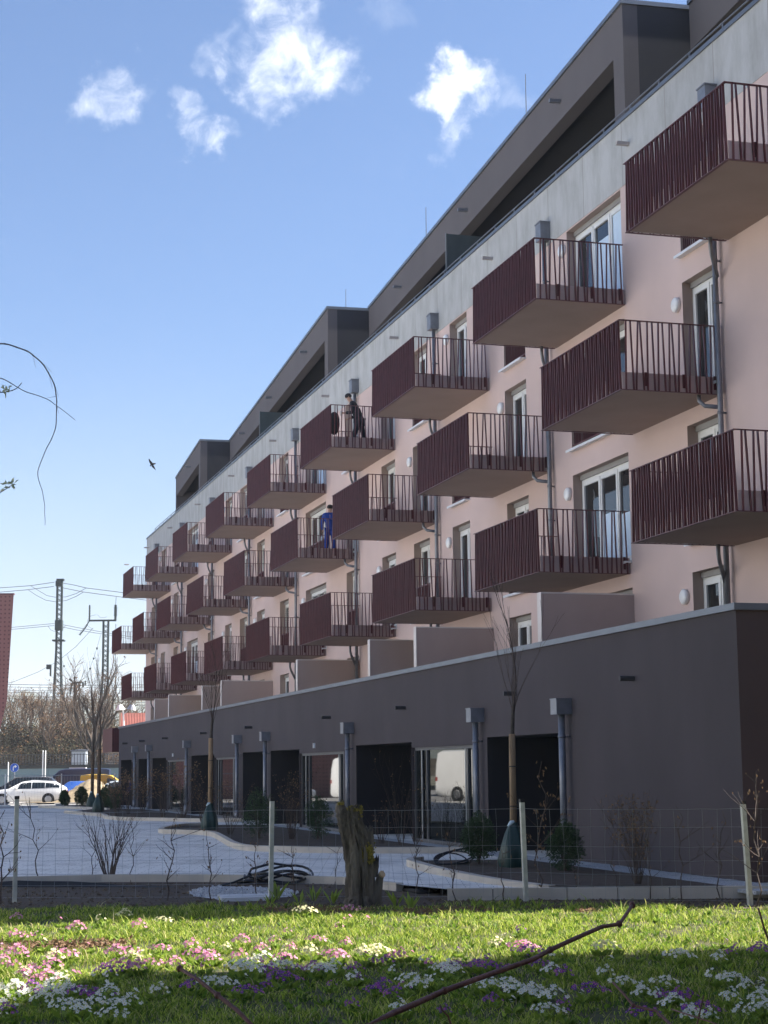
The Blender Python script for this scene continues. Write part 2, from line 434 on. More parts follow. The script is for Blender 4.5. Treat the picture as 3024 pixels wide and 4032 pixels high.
# penthouse blocks, turned 3.24 degrees off the facade
AU = R(3.24); U = Vector((math.sin(AU), math.cos(AU), 0)); V = Vector((math.cos(AU), -math.sin(AU), 0))
for k, (ys, ln) in enumerate(((20.6, 12.1), (32.99, 25.9), (59.16, 25.9), (85.32, 11.6))):
    S = Vector((15.15 if k else 15.93, ys, 0)); zt = 18.26; zf = 17.22; z0 = 14.42; dpt = 9.5
    def q(u, v, z): p = S+U*u+V*v; return (p.x, p.y, z)
    def blk(mb, u0, u1, v0, v1, za, zb, mi=0):
        mb.hexa([q(u0, v0, za), q(u0, v1, za), q(u1, v1, za), q(u1, v0, za), q(u0, v0, zb), q(u0, v1, zb), q(u1, v1, zb), q(u1, v0, zb)], mi)
    w = PB()
    blk(w, 0, ln, 0, .35, zf, zt); blk(w, 0, .62, 0, .35, z0, zf)                  # fascia and end pier
    blk(w, 0, .35, .35, dpt, z0, zt, 1)                                           # near end wall
    blk(w, .35, ln, .35, dpt, zf+.25, zt-.02, 1)                                   # roof slab
    blk(w, .35, ln, 2.4, dpt, z0, zf+.25, 2)                                        # recessed rooms
    if k == 3: blk(w, ln-.3, ln, 0, dpt, z0, zt, 0)
    o = w.part('penthouse', [m_fascia, m_pdark, m_black], None, False, org=q(0, 0, z0))
    org = Vector(q(0, 0, z0))
    def sub(mb, name, m_):
        mb.v = [tuple(Vector(v)-org) for v in mb.v]; return mb.build(name, m_, o)
    c = MB(); blk(c, -.04, ln, -.05, .42, zt, zt+.10); blk(c, -.04, .42, .42, dpt, zt, zt+.10); sub(c, 'roof_edge', m_coping)
    for u in (4.2, 12.6, 20.8):
        if u < ln:
            c = MB(); blk(c, u, u+.1, -.28, 0, zf+.42, zf+.50); sub(c, 'spout', m_zinc)
for px, py in ((965, 505), (562, 889)):      # glass screens between the roof terraces
    t = P(px, py, x=15.16); w = PB(); w.box(15.16, t.y, 14.42, 17.0, t.y+.02, t.z); o = w.part('privacy_screen', m_screen, None, False, org=(15.16, t.y, 14.42))
    w = MB(); w.box(-.035, -.012, 0, -.002, .032, t.z-14.40); w.build('screen_post', m_alu, o)
# lightning rods on the roof
for px, py, y in ((1135, 160, 45.9), (920, 448, 55.8), (747, 625, 66.7)):
    t = P(px, py, x=17.4); w = PB(); w.tube([(17.4, t.y, 18.2), (17.4, t.y, t.z)], [.022, .012], 5); w.part('lightning_rod', m_zinc, None, False, org=(17.4, t.y, 18.2))
# podium
PX = 12.0; PY0 = 22.84; PY1 = 91.2; PTOP = 3.93
REC = [(29.91, 33.83), (39.14, 44.1), (50.53, 54.48), (55.38, 58.91), (64.25, 69.18), (75.63, 79.5), (80.68, 83.95), (86.41, 90.3)]
GLZ = [(34.66, 39.12), (45.35, 50.51), (60.1, 64.23), (70.45, 75.61), (84.6, 86.39)]
w = PB()
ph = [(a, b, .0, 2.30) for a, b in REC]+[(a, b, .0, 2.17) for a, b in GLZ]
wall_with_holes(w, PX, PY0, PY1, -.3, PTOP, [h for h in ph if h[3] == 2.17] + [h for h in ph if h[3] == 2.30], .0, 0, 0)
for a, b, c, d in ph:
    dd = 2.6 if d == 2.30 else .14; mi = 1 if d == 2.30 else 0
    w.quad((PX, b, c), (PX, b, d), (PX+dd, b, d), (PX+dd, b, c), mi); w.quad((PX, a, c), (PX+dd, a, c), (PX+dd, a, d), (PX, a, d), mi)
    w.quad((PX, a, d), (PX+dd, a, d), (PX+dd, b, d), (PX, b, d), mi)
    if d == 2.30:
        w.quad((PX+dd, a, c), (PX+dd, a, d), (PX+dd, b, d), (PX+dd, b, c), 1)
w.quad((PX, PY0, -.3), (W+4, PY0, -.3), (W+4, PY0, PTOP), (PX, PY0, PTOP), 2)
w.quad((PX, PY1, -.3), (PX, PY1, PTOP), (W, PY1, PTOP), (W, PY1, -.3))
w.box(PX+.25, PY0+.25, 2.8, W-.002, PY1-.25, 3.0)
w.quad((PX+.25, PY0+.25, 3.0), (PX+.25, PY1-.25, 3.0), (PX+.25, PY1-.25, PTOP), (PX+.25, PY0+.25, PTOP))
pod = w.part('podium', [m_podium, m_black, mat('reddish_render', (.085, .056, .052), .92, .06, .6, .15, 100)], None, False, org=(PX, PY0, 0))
w = MB(); w.box(-.05, -.05, PTOP, .30, PY1-PY0+.03, PTOP+.10); w.box(.30, -.05, PTOP, W+4-PX, .30, PTOP+.10); w.build('parapet_coping', m_coping, pod)
def shop(a, b):
    wd = b-a; fr = MB(); h = 2.165
    ed = [0, .28, .62, wd-.95, wd-.55, wd] if wd > 3 else [0, .28, .62, wd*.7, wd]
    fr.box(0, 0, 0, .06, wd, .08); fr.box(0, 0, h-.07, .06, wd, h)
    for e in ed: fr.box(-.01, min(max(e-.03, 0), wd-.06), .08, .07, min(max(e+.03, .06), wd), h-.07)
    o = fr.build('shop_window', m_shopframe, bld); o.location = Vector((PX+.07, a, .005))-BX
    p = MB(); p.quad((.03, .06, .08), (.03, .06, h-.07), (.03, wd-.06, h-.07), (.03, wd-.06, .08)); p.build('pane', m_shopglass, o)
    f2 = MB(); f2.box(-.03, .66, .085, -.012, .73, h-.075); f2.build('door_frame', m_alu, o); f2 = MB(); f2.box(-.03, wd-.66, .085, -.012, wd-.60, h-.075); f2.build('door_frame', m_alu, o)
for a, b in GLZ: shop(a, b)
# recess back doors
for a, b in REC:
    w = PB(); w.box(PX+2.53, a+.6, .01, PX+2.59, a+1.7, 2.15); w.part('entrance_door', m_shopframe, None, False, org=(PX+2.53, a+.6, 0))
# podium downpipes
for y in (29.2, 33.95, 44.25, 54.48, 59.05, 69.3, 79.55, 84.07):
    w = PB(); yy = y+.17
    w.tube([(PX-.15, yy, 0), (PX-.15, yy, 2.64)], .062, 12)
    for zz in (.5, 2.2): w.tube([(PX-.15, yy, zz), (PX-.15, yy, zz+.05)], .072, 12); w.box(PX-.09, yy-.012, zz+.01, PX-.002, yy+.012, zz+.04)
    w.tube([(PX-.15, yy, 0), (PX-.15, yy, .35)], .075, 12)
    o = w.part('downpipe', m_zinc, None, True, org=(PX, yy, 0))
    w = MB(); w.box(-.30, -.15, 2.62, -.003, .15, 2.89); w.box(-.31, -.16, 2.89, -.003, .16, 2.91); w.build('rain_hopper', m_zinc, o)
w = MB(); w.tube([(-.26, 0, 0), (0, 0, 0)], .045, 8)
ps0 = w.build('drain_spout', mat('spout_dark', (.05, .048, .05), .6), bld)
for i, y in enumerate((26.5, 32.1, 39.6, 46.8, 57.4, 65.9, 75.2, 82.1, 88.0)):
    o = ps0 if not i else ps0.copy()
    if i: C.objects.link(o)
    o.location = Vector((PX, y, 3.12))-BX
w = MB(); w.box(-.06, -.03, -.07, 0, .03, .07)
pl0 = w.build('small_light', m_lamp, bld); pl0.location = Vector((PX, 73.63, 2.38))-BX
o = pl0.copy(); C.objects.link(o); o.location = Vector((PX, 48.57, 2.37))-BX
# terrace partition walls
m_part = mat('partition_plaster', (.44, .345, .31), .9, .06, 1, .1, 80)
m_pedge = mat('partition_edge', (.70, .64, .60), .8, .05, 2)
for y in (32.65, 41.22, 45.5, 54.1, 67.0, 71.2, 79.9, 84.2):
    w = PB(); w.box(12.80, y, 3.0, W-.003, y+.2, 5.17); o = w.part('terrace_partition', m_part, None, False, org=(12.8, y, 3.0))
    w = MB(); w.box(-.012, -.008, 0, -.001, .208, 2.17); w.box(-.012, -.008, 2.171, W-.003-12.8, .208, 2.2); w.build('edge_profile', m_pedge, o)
# dark red box at the far end of the podium
a = at(430.6, 2868, y=93.5); b = at(468.7, 2962, y=93.5)
w = PB(); w.box(a.x, 92.3, b.z, b.x+1.0, 96.3, a.z); o = w.part('red_cladding_box', m_rail, None, False, org=(a.x, 92.3, b.z))
w = MB()
for i in range(16): w.box(.02+(b.x+1-a.x)*i/16, -.03, 0, .05+(b.x+1-a.x)*i/16, -.002, a.z-b.z)
w.build('cladding_rib', m_rail, o)

# ------------------------------------------------------------------ world, sun
SUN_AZ, SUN_EL = R(96), R(42)
wd_ = bpy.data.worlds.new('World'); scene.world = wd_; wd_.use_nodes = True
nt = wd_.node_tree; N = nt.nodes; L = nt.links; bg = N['Background']
sky = N.new('ShaderNodeTexSky'); sky.sky_type = 'NISHITA'; sky.sun_disc = False
sky.sun_elevation = SUN_EL; sky.sun_rotation = SUN_AZ; sky.air_density = 1.0; sky.dust_density = 1.6; sky.ozone_density = 1.2; sky.altitude = 600
tc = N.new('ShaderNodeTexCoord')
def math_(op, a, b=None, c=None, clamp=False):
    n = N.new('ShaderNodeMath'); n.operation = op; n.use_clamp = clamp
    for i, v in enumerate((a, b, c)):
        if v is None: continue
        if isinstance(v, (int, float)): n.inputs[i].default_value = v
        else: L.new(v, n.inputs[i])
    return n.outputs[0]
nz = N.new('ShaderNodeTexNoise'); nz.inputs['Scale'].default_value = 52; nz.inputs['Detail'].default_value = 10; nz.inputs['Roughness'].default_value = .60; nz.inputs['Distortion'].default_value = .45
L.new(tc.outputs['Generated'], nz.inputs['Vector'])
wz = N.new('ShaderNodeTexNoise'); wz.inputs['Scale'].default_value = 30; wz.inputs['Detail'].default_value = 6; wz.inputs['Roughness'].default_value = .6; L.new(tc.outputs['Generated'], wz.inputs['Vector'])
ws = N.new('ShaderNodeVectorMath'); ws.operation = 'SUBTRACT'; L.new(wz.outputs['Color'], ws.inputs[0]); ws.inputs[1].default_value = (.5, .5, .5)
wm2 = N.new('ShaderNodeVectorMath'); wm2.operation = 'SCALE'; L.new(ws.outputs[0], wm2.inputs[0]); wm2.inputs['Scale'].default_value = .06
wa = N.new('ShaderNodeVectorMath'); wa.operation = 'ADD'; L.new(tc.outputs['Generated'], wa.inputs[0]); L.new(wm2.outputs[0], wa.inputs[1])
wn_ = N.new('ShaderNodeVectorMath'); wn_.operation = 'NORMALIZE'; L.new(wa.outputs[0], wn_.inputs[0])
tot = None
for px, py, r, wt in ((610, 60, 75, .9), (575, 120, 85, .95), (665, 120, 95, 1.0), (560, 25, 55, .7), (725, 130, 65, .75), (600, 205, 62, .85), (505, 95, 62, .65), (655, 30, 60, .8), (560, 165, 60, .7), (680, 180, 55, .6),
                      (235, 200, 58, .8), (270, 215, 40, .55), (258, 178, 35, .5), (395, 255, 45, .75), (425, 295, 52, .9), (455, 285, 42, .7),
                      (975, 190, 62, 1.15), (1035, 205, 58, .9), (1000, 255, 50, .85), (1090, 215, 55, .6), (995, 295, 40, .6), (540, 5, 50, .6), (850, 5, 55, .5), (845, 335, 75, .30), (790, 340, 50, .25), (20, 215, 60, .25), (345, 320, 40, .25)):
    d = ray(px*K, py*K).normalized(); dp = N.new('ShaderNodeVectorMath'); dp.operation = 'DOT_PRODUCT'
    L.new(wn_.outputs[0], dp.inputs[0]); dp.inputs[1].default_value = d
    ang = r*1.62/3732
    mr = N.new('ShaderNodeMapRange'); mr.interpolation_type = 'SMOOTHERSTEP'
    mr.inputs['From Min'].default_value = math.cos(ang); mr.inputs['From Max'].default_value = 1.0; mr.inputs['To Max'].default_value = wt
    L.new(dp.outputs['Value'], mr.inputs['Value'])
    tot = mr.outputs[0] if tot is None else math_('MAXIMUM', tot, mr.outputs[0])
n1 = math_('MULTIPLY_ADD', nz.outputs['Fac'], 2.7, -.55)
n1 = math_('MULTIPLY', math_('POWER', tot, 1.8), n1)
mk = N.new('ShaderNodeMapRange'); mk.interpolation_type = 'SMOOTHSTEP'; mk.inputs['From Min'].default_value = .05; mk.inputs['From Max'].default_value = 1.6; mk.inputs['To Max'].default_value = .92
L.new(n1, mk.inputs['Value'])
mask = mk.outputs[0]
tint = N.new('ShaderNodeMix'); tint.data_type = 'RGBA'; tint.blend_type = 'MULTIPLY'; tint.inputs[0].default_value = 1; tint.inputs[7].default_value = SKY_TINT
L.new(sky.outputs[0], tint.inputs[6])
sz = N.new('ShaderNodeSeparateXYZ'); L.new(tc.outputs['Generated'], sz.inputs[0])
hz_ = N.new('ShaderNodeMapRange'); hz_.interpolation_type = 'SMOOTHSTEP'; hz_.inputs['From Min'].default_value = .27; hz_.inputs['From Max'].default_value = -.01; hz_.inputs['To Max'].default_value = .62; L.new(sz.outputs['Z'], hz_.inputs['Value'])
mh_ = N.new('ShaderNodeMix'); mh_.data_type = 'RGBA'; mh_.inputs[7].default_value = (4.5, 4.75, 5.2, 1); L.new(hz_.outputs[0], mh_.inputs[0]); L.new(tint.outputs[2], mh_.inputs[6])
mx = N.new('ShaderNodeMix'); mx.data_type = 'RGBA'; mx.inputs[7].default_value = CLOUD_COL
L.new(mask, mx.inputs[0]); L.new(mh_.outputs[2], mx.inputs[6]); L.new(mx.outputs[2], bg.inputs['Color'])
bg.inputs['Strength'].default_value = SKY_STR
sd = bpy.data.lights.new('sun', 'SUN'); sd.energy = SUN_STR; sd.angle = R(.53); sd.color = (1, .95, .87)
so = bpy.data.objects.new('sun', sd); C.objects.link(so)
sv = Vector((math.sin(SUN_AZ)*math.cos(SUN_EL), math.cos(SUN_AZ)*math.cos(SUN_EL), math.sin(SUN_EL)))
so.rotation_euler = sv.to_track_quat('Z', 'Y').to_euler(); so.location = (40, 0, 60)
scene.view_settings.view_transform = 'Standard'; scene.view_settings.look = 'None'; scene.view_settings.exposure = EXPO; scene.view_settings.gamma = 1
scene.cycles.use_denoising = True
scene.cycles.max_bounces = 8; scene.cycles.diffuse_bounces = 4; scene.cycles.transparent_max_bounces = 16
scene.render.film_transparent = False

# ------------------------------------------------------------------ ground sheets
def sheet(name, poly, z, m, kind='structure', thick=None):
    mb = MB(); n = len(poly)
    pts = [(p[0], p[1], p[2] if len(p) > 2 else z) for p in poly]
    mb.add(pts, [tuple(range(n))])
    o = mb.build(name, m); o['kind'] = kind
    return o
ZG = -.10     # lawn and fence bed level
mb = MB(); mb.quad((-2400, -600, -1.0), (2400, -600, -1.0), (2400, 2500, -1.0), (-2400, 2500, -1.0))
o = mb.build('ground', m_ground); o['kind'] = 'structure'
# plaza of light pavers
kl = [at(-400, 3463, z=0), at(0, 3458, z=0), at(400, 3449, z=0), at(800, 3448, z=0), at(1150, 3452, z=0), at(1350, 3458, z=0), at(1560, 3482, z=0), at(1755, 3500, z=0)]
pz = [(-30, kl[0].y+1.0, 0)]+[tuple(p) for p in kl]+[(kl[-1].x+.02, kl[-1].y+.02, 0), (PX+3, 19.5, 0), (PX+3, 84, 0), (PX, 92, 0), (9.2, 90, 0), (6.9, 86.5, 0), (4.5, 86.3, 0), (-30, 92, 0)]
sheet('plaza_paving', pz, 0, m_paver)

# ------------------------------------------------------------------ beds, kerbs, soil
def ribbon(mb, pts, w, z0, z1, side=1):
    """kerb: pts are (x, y); width to the left of travel when side=1"""
    n = len(pts); off = []
    for i in range(n):
        a = Vector(pts[max(i-1, 0)][:2]); b = Vector(pts[min(i+1, n-1)][:2]); t = (b-a).normalized(); nn = Vector((-t.y, t.x))*side
        off.append((pts[i][0]+nn.x*w, pts[i][1]+nn.y*w))
    for i in range(n-1):
        a, b, c, d = pts[i], pts[i+1], off[i+1], off[i]
        mb.hexa([(a[0], a[1], z0), (b[0], b[1], z0), (c[0], c[1], z0), (d[0], d[1], z0), (a[0], a[1], a[2] if len(a) > 2 else z1), (b[0], b[1], b[2] if len(b) > 2 else z1), (c[0], c[1], b[2] if len(b) > 2 else z1), (d[0], d[1], a[2] if len(a) > 2 else z1)])
def smooth_poly(pts, it=2):
    for _ in range(it):
        q = [pts[0]]
        for a, b in zip(pts, pts[1:]): q += [tuple(.75*np.array(a)+.25*np.array(b)), tuple(.25*np.array(a)+.75*np.array(b))]
        pts = q+[pts[-1]]
    return pts
def g2(px, py, z): v = at(px, py, z=z); return (v.x, v.y)
KH = .12
def g3(px, py, z): v = at(px, py, z=z); return (v.x, v.y, z)
bedR = smooth_poly([g3(1640, 3372, KH), g3(1585, 3380, KH), g3(1660, 3402, KH), g3(1720, 3418, .11), g3(1904, 3455, .09), g3(2090, 3480, .07), g3(2161, 3486, .062)])
bedM = smooth_poly([g2(800, 3240, KH), g2(690, 3243, KH), g2(600, 3264, KH), g2(700, 3267, KH), g2(824, 3270, KH), g2(864, 3290, KH), g2(924, 3326, KH), g2(1063, 3331, KH), g2(1202, 3335, KH), g2(1500, 3337, KH), g2(1835, 3336, KH)])
bedF = smooth_poly([g2(252, 3191, KH), g2(325, 3197, KH), g2(401, 3202, KH), g2(418, 3216, KH), g2(635, 3220, KH), g2(781, 3223, KH), g2(955, 3222, KH)])
bedG = smooth_poly([g2(150, 3170, KH), g2(160, 3172, KH), g2(347, 3177, KH), g2(420, 3182, KH)])
def bed(name, front, back):
    mb = MB(); ribbon(mb, front, .14, -.05, KH, 1); o = mb.build('kerb', m_kerb); o['kind'] = 'structure'
    poly = [(p[0], p[1]) for p in front]+back
    mb = MB(); n = len(poly)
    bmm = bmesh.new(); vs = [bmm.verts.new((p[0], p[1], .05)) for p in poly]; bmm.faces.new(vs); bmesh.ops.triangulate(bmm, faces=bmm.faces[:])
    me = bpy.data.meshes.new('bed_soil'); bmm.to_mesh(me); bmm.free(); me.materials.append(m_soil)
    o = bpy.data.objects.new('bed_soil', me); C.objects.link(o); o['kind'] = 'structure'
bed('r', bedR, [(11.15, at(2990, 3484, z=.06).y+.15), (11.15, 29.6)])
bed('m', bedM, [(11.3, bedM[-1][1]), (11.3, 52.0), (10.2, 53.0)])
bed('f', bedF, [(11.3, bedF[-1][1]), (11.3, 78), (9.6, 80.5)])
bed('g', bedG, [(11.4, 84), (11.4, 90.5), (9.4, 89.8)])
mb = MB()
for y in np.arange(21.0, 30.4, .3): mb.box(11.16, y, -.02, 11.995, y+.299, .03+random.uniform(-.006, .006))
o = mb.build('pebble_strip', m_pebble); o['kind'] = 'stuff'
mb = MB(); mb.box(11.3, 30.4, .0, 11.99, 91, .012); o = mb.build('pebble_strip', m_pebble); o['kind'] = 'stuff'
# plaza edge kerb and the right-hand kerb wall behind the fence
ke = [(p[0], p[1]) for p in kl[:-1]]
mb = MB(); ribbon(mb, ke, .12, ZG-.1, .018, 1); o = mb.build('kerb', m_kerb); o['kind'] = 'structure'
kt = [at(1760, 3499, z=.06), at(2100, 3492, z=.06), at(2500, 3489, z=.06), at(2950, 3487, z=.06), at(3350, 3486, z=.06)]
mb = MB(); n_ = 9; pa, pb_ = kt[0], kt[-1]
kd = (pb_-pa); kdn = Vector((kd.x, kd.y)).normalized()
kk = []
segs = [0, .62, 1.62, 2.3, 3.0, 3.7, 4.7, 5.7, 6.7]
for a, b in zip(segs, segs[1:]):
    q0 = (pa.x+kdn.x*(a+.006), pa.y+kdn.y*(a+.006)); q1 = (pa.x+kdn.x*(b-.006), pa.y+kdn.y*(b-.006)); ribbon(mb, [q0, q1], .12, ZG-.1, .06, 1)
o = mb.build('kerb_wall', m_kerb); o['kind'] = 'structure'
# lawn, soil strip
m_lawn = mat('lawn_soil', (.030, .040, .012), .95, .4, 6, .5, 40, col2=(.10, .09, .035))
soil_front = [at(-500, 3580, z=ZG), at(0, 3574, z=ZG), at(400, 3570, z=ZG), at(723, 3562, z=ZG), at(1000, 3566, z=ZG), at(1400, 3576, z=ZG), at(1760, 3566, z=ZG), at(2100, 3562, z=ZG), at(2600, 3570, z=ZG), at(3024, 3582, z=ZG), at(3300, 3590, z=ZG)]
bmm = bmesh.new()
poly = [(p.x, p.y, ZG) for p in soil_front]+[(14.5, 19.6, ZG), (14.5, 26, ZG), (8, 30, ZG), (-4, 33, ZG)]
bmm.faces.new([bmm.verts.new(p) for p in poly]); bmesh.ops.triangulate(bmm, faces=bmm.faces[:])
me = bpy.data.meshes.new('soil_strip'); bmm.to_mesh(me); bmm.free(); me.materials.append(m_soil)
o = bpy.data.objects.new('soil_strip', me); C.objects.link(o); o['kind'] = 'structure'
sheet('lawn', [(-40, -30), (45, -30), (45, 27), (-40, 34)], ZG-.006, m_lawn)
# soil clods
m_clod = mat('soil_clod', (.05, .036, .026), .95, .4, 20, .6, 60, col2=(.20, .15, .10), rand=.8)
mb = MB()
for i in range(2600):
    px_ = random.uniform(-60, 3080); 
    py_ = random.uniform(3478, 3572) if px_ < 1700 else random.uniform(3540, 3580)
    p = at(px_, py_, z=ZG); mb.ball((p.x, p.y, ZG), random.uniform(.006, .014)+.022*random.random()**4, 5, 3, 0, .3)
o = mb.build('soil_clods', m_clod); o['kind'] = 'stuff'
# black weed membrane along the plaza edge
m_mem = mat('membrane', (.008, .008, .009), .7, .2, 8, .3, 30)
mb = MB(); tops = []
for px_, hh in ((-60, .06), (60, .10), (140, .09), (280, .085), (400, .06), (470, .03), (560, .02), (680, .012)):
    p = at(px_, 3466, z=0); tops.append((p.x, p.y-.03, ZG+hh)); 
for a, b in zip(tops, tops[1:]):
    mb.quad((a[0], a[1]-.16, ZG+.006), (b[0], b[1]-.16, ZG+.006), (b[0], b[1], b[2]), (a[0], a[1], a[2]))
tag(mb.build('weed_membrane', m_mem), 'black weed membrane edge lying against the paving kerb on the left', 'membrane')
mb = MB(); prev = None
for i, (px_, py_) in enumerate(((1530, 3494), (1590, 3502), (1660, 3515), (1700, 3512), (1735, 3508), (1752, 3516))):
    p = at(px_, py_+6, z=ZG); cur = p
    if prev is not None: mb.tube([(prev.x, prev.y, ZG+.02), (cur.x, cur.y, ZG+.03)], [.03, .045], 6)
    prev = cur
tag(mb.build('membrane_roll', m_mem, None, True), 'black rolled-up membrane at the end of the pale kerb wall', 'membrane')
# concrete slab and gravel
gp = [at(x*.9042, 3300+.9042*y, z=ZG) for x, y in ((820, 240), (860, 222), (950, 212), (1100, 214), (1270, 226), (1300, 240), (1270, 258), (1100, 268), (950, 270), (850, 256))]
m_gravel = mat('gravel', (.30, .31, .32), .85, .3, 40, .9, 60, col2=(.65, .66, .68))
mb = MB(); cx = sum(p.x for p in gp)/len(gp); cy = sum(p.y for p in gp)/len(gp)
mb.add([(p.x, p.y, ZG+.008) for p in gp], [tuple(range(len(gp)))])
for i in range(700):
    q = random.choice(gp); t = math.sqrt(random.random()); u = random.choice(gp); s = random.random()*.5
    x = cx+(q.x-cx)*t*(1-s)+(u.x-cx)*t*s; y = cy+(q.y-cy)*t*(1-s)+(u.y-cy)*t*s
    mb.ball((x, y, ZG+.012), random.uniform(.012, .028), 5, 3, 0, .3)
o = mb.build('gravel', m_gravel); o['kind'] = 'stuff'
sl = [at(x*.9042, 3300+.9042*y, z=ZG+.05) for x, y in ((945, 246), (1190, 240), (1170, 256), (965, 261))]
mb = MB(); mb.hexa([(p.x, p.y, ZG) for p in sl[::-1]]+[(p.x, p.y, ZG+.05) for p in sl[::-1]])
tag(mb.build('concrete_slab', mat('slab_concrete', (.55, .55, .55), .85, .08, 5)), 'pale flat concrete cover slab lying in grey gravel', 'slab')

# ------------------------------------------------------------------ fence
m_galv = mat('galvanised_post', (.50, .50, .44), .5, .15, 12, metal=.25)
m_wire = mat('fence_wire', (.34, .35, .35), .45, .1, 10, metal=.5)
m_cap = mat('black_cap', (.012, .012, .013), .5)
fp = [at(57, 3552, z=ZG), at(1064, 3543, z=ZG), at(2068, 3548, z=ZG), at(2950, 3566, z=ZG)]
ft = [3134, 3142, 3146, 3152]
d0 = fp[0]-fp[1]; d3 = fp[3]-fp[2]
allp = [fp[0]+d0*1.0]+fp+[fp[3]+d3*1.0]
fence = empty('wire_fence', (fp[1].x, fp[1].y, ZG)); tag(fence, 'wire mesh fence on pale metal posts between lawn and paved yard', 'fence')
fo = Vector((fp[1].x, fp[1].y, ZG))
fh = []
for i, p in enumerate(fp):
    t = at((57, 1064, 2068, 2950)[i], ft[i], y=p.y); lean = {0: (.0, 0), 1: (.02, 0), 2: (-.03, 0), 3: (-.05, 0)}[i]
    h = t.z-ZG; fh.append(h)
    pr = MB(); l = Vector((lean[0], lean[1], h)); b = p-fo-Vector((0, .03, 0)); e = b+l
    def col(z0, z1, r, mi=0):
        a = b+l*(z0/h); c = b+l*(z1/h)
        pr.hexa([(a.x-r, a.y-r, a.z), (a.x+r, a.y-r, a.z), (a.x+r, a.y+r, a.z), (a.x-r, a.y+r, a.z), (c.x-r, c.y-r, c.z), (c.x+r, c.y-r, c.z), (c.x+r, c.y+r, c.z), (c.x-r, c.y+r, c.z)], mi)
    col(-.1, h-.045, .029)
    for dx in (-.014, .012): 
        a = b+Vector((dx, -.032, .0)); pr.hexa([(a.x-.003, a.y, 0), (a.x+.003, a.y, 0), (a.x+.003, a.y+.004, 0), (a.x-.003, a.y+.004, 0), (a.x-.003+l.x, a.y, h-.05), (a.x+.003+l.x, a.y, h-.05), (a.x+.003+l.x, a.y+.004, h-.05), (a.x-.003+l.x, a.y+.004, h-.05)])
    o = pr.build('post', m_galv, fence)
    pr = MB(); col(h-.044, h, .032); pr.build('cap', m_cap, o)
wm = MB(); hts = [1.22, .99, .735, .56, .375, .225]
tot_ = 0; rwf = random.Random(5)
for a, b in zip(allp, allp[1:]):
    Lg = (b-a).length; n = int(Lg/.178)
    for i in range(n+1):
        t = i/n; p = a+(b-a)*t-fo; pts = []
        for h in [.06]+hts[::-1]: pts.append((p.x+rwf.uniform(-.012, .012), p.y+rwf.uniform(-.008, .008), h+rwf.uniform(-.008, .008)))
        if i < n: wm.tube(pts, .0019, 3, cap=False)
    for j, h in enumerate(hts+[.06]):
        pts = []
        for i in range(n+1):
            p = a+(b-a)*(i/n)-fo; sag = -.012*math.sin(math.pi*i/n); pts.append((p.x, p.y, h+sag+rwf.uniform(-.005, .005)))
        wm.tube(pts, .0028 if j == 0 else .0021, 3, cap=False)
wm.build('wire_mesh', m_wire, fence)

# ------------------------------------------------------------------ vegetation helpers
m_bark = mat('bark', (.055, .045, .036), .9, .3, 20, .6, 60)
m_twig = mat('twig', (.075, .055, .045), .85, .25, 30)
m_twigred = mat('twig_red', (.13, .055, .045), .6, .25, 40, .3, 90)
m_dry = mat('dry_leaf', (.16, .10, .055), .85, .3, 8, col2=(.28, .17, .09), rand=.7, transl=.25)
m_ever = mat('evergreen_leaf', (.015, .035, .012), .6, .3, 8, col2=(.04, .085, .025), rand=.7)
m_yellowgreen = mat('fresh_leaf', (.16, .26, .03), .55, .3, 10, col2=(.34, .42, .06), rand=.6, transl=.45)
m_wrap = mat('trunk_matting', (.27, .18, .10), .85, .3, 30, .8, 80, stretch=(1, 1, .08))
m_bag = mat('watering_bag', (.007, .036, .033), .45, .2, 5, .3, 20)
def branch(mb, rr, p, d, ln, r, depth, spread=.6, up_=.25, nseg=4, kids_=(2, 3), shrink=.68, ends=None, sides=None, rmin=.0016):
    pts = [p]; rad = [r]; q = p.copy(); dd = d.normalized(); mids = []
    for i in range(nseg):
        dd = (dd+Vector((rr.uniform(-1, 1), rr.uniform(-1, 1), rr.uniform(-1, 1)))*.16+Vector((0, 0, up_*.12))).normalized()
        q = q+dd*(ln/nseg); pts.append(q.copy()); rad.append(max(rmin, r*(1-.5*(i+1)/nseg))); mids.append((q.copy(), dd.copy(), rad[-1]))
    mb.tube(pts, rad, (5 if depth > 1 else 3) if not sides else sides, cap=False)
    if depth <= 0:
        if ends is not None: ends.append((q.copy(), dd.copy()))
        return
    for k in range(rr.randint(*kids_)):
        m, md, mr_ = mids[rr.randrange(max(0, nseg-3), nseg)]
        s = Vector((rr.uniform(-1, 1), rr.uniform(-1, 1), rr.uniform(-.6, 1))).normalized()
        branch(mb, rr, m, (md+s*spread).normalized(), ln*shrink*rr.uniform(.75, 1.2), mr_*.8, depth-1, spread, up_, nseg, kids_, shrink, ends, sides, rmin)
    branch(mb, rr, q, dd, ln*shrink, rad[-1], depth-1, spread, up_, nseg, kids_, shrink, ends, sides, rmin)
def leaf(mb, p, d, ln, wd, rr, mi=0, fold=.3):
    d = d.normalized(); s = d.cross(Vector((rr.uniform(-1, 1), rr.uniform(-1, 1), rr.uniform(-1, 1)))).normalized(); n = d.cross(s)
    a = p; m = p+d*ln*.5; e = p+d*ln
    mb.add([a, m+s*wd*.5+n*wd*fold, e, m-s*wd*.5+n*wd*fold], [(0, 1, 2), (0, 2, 3)], mi)
def rnd_dir(rr): 
    return Vector((rr.gauss(0, 1), rr.gauss(0, 1), rr.gauss(0, 1))).normalized()
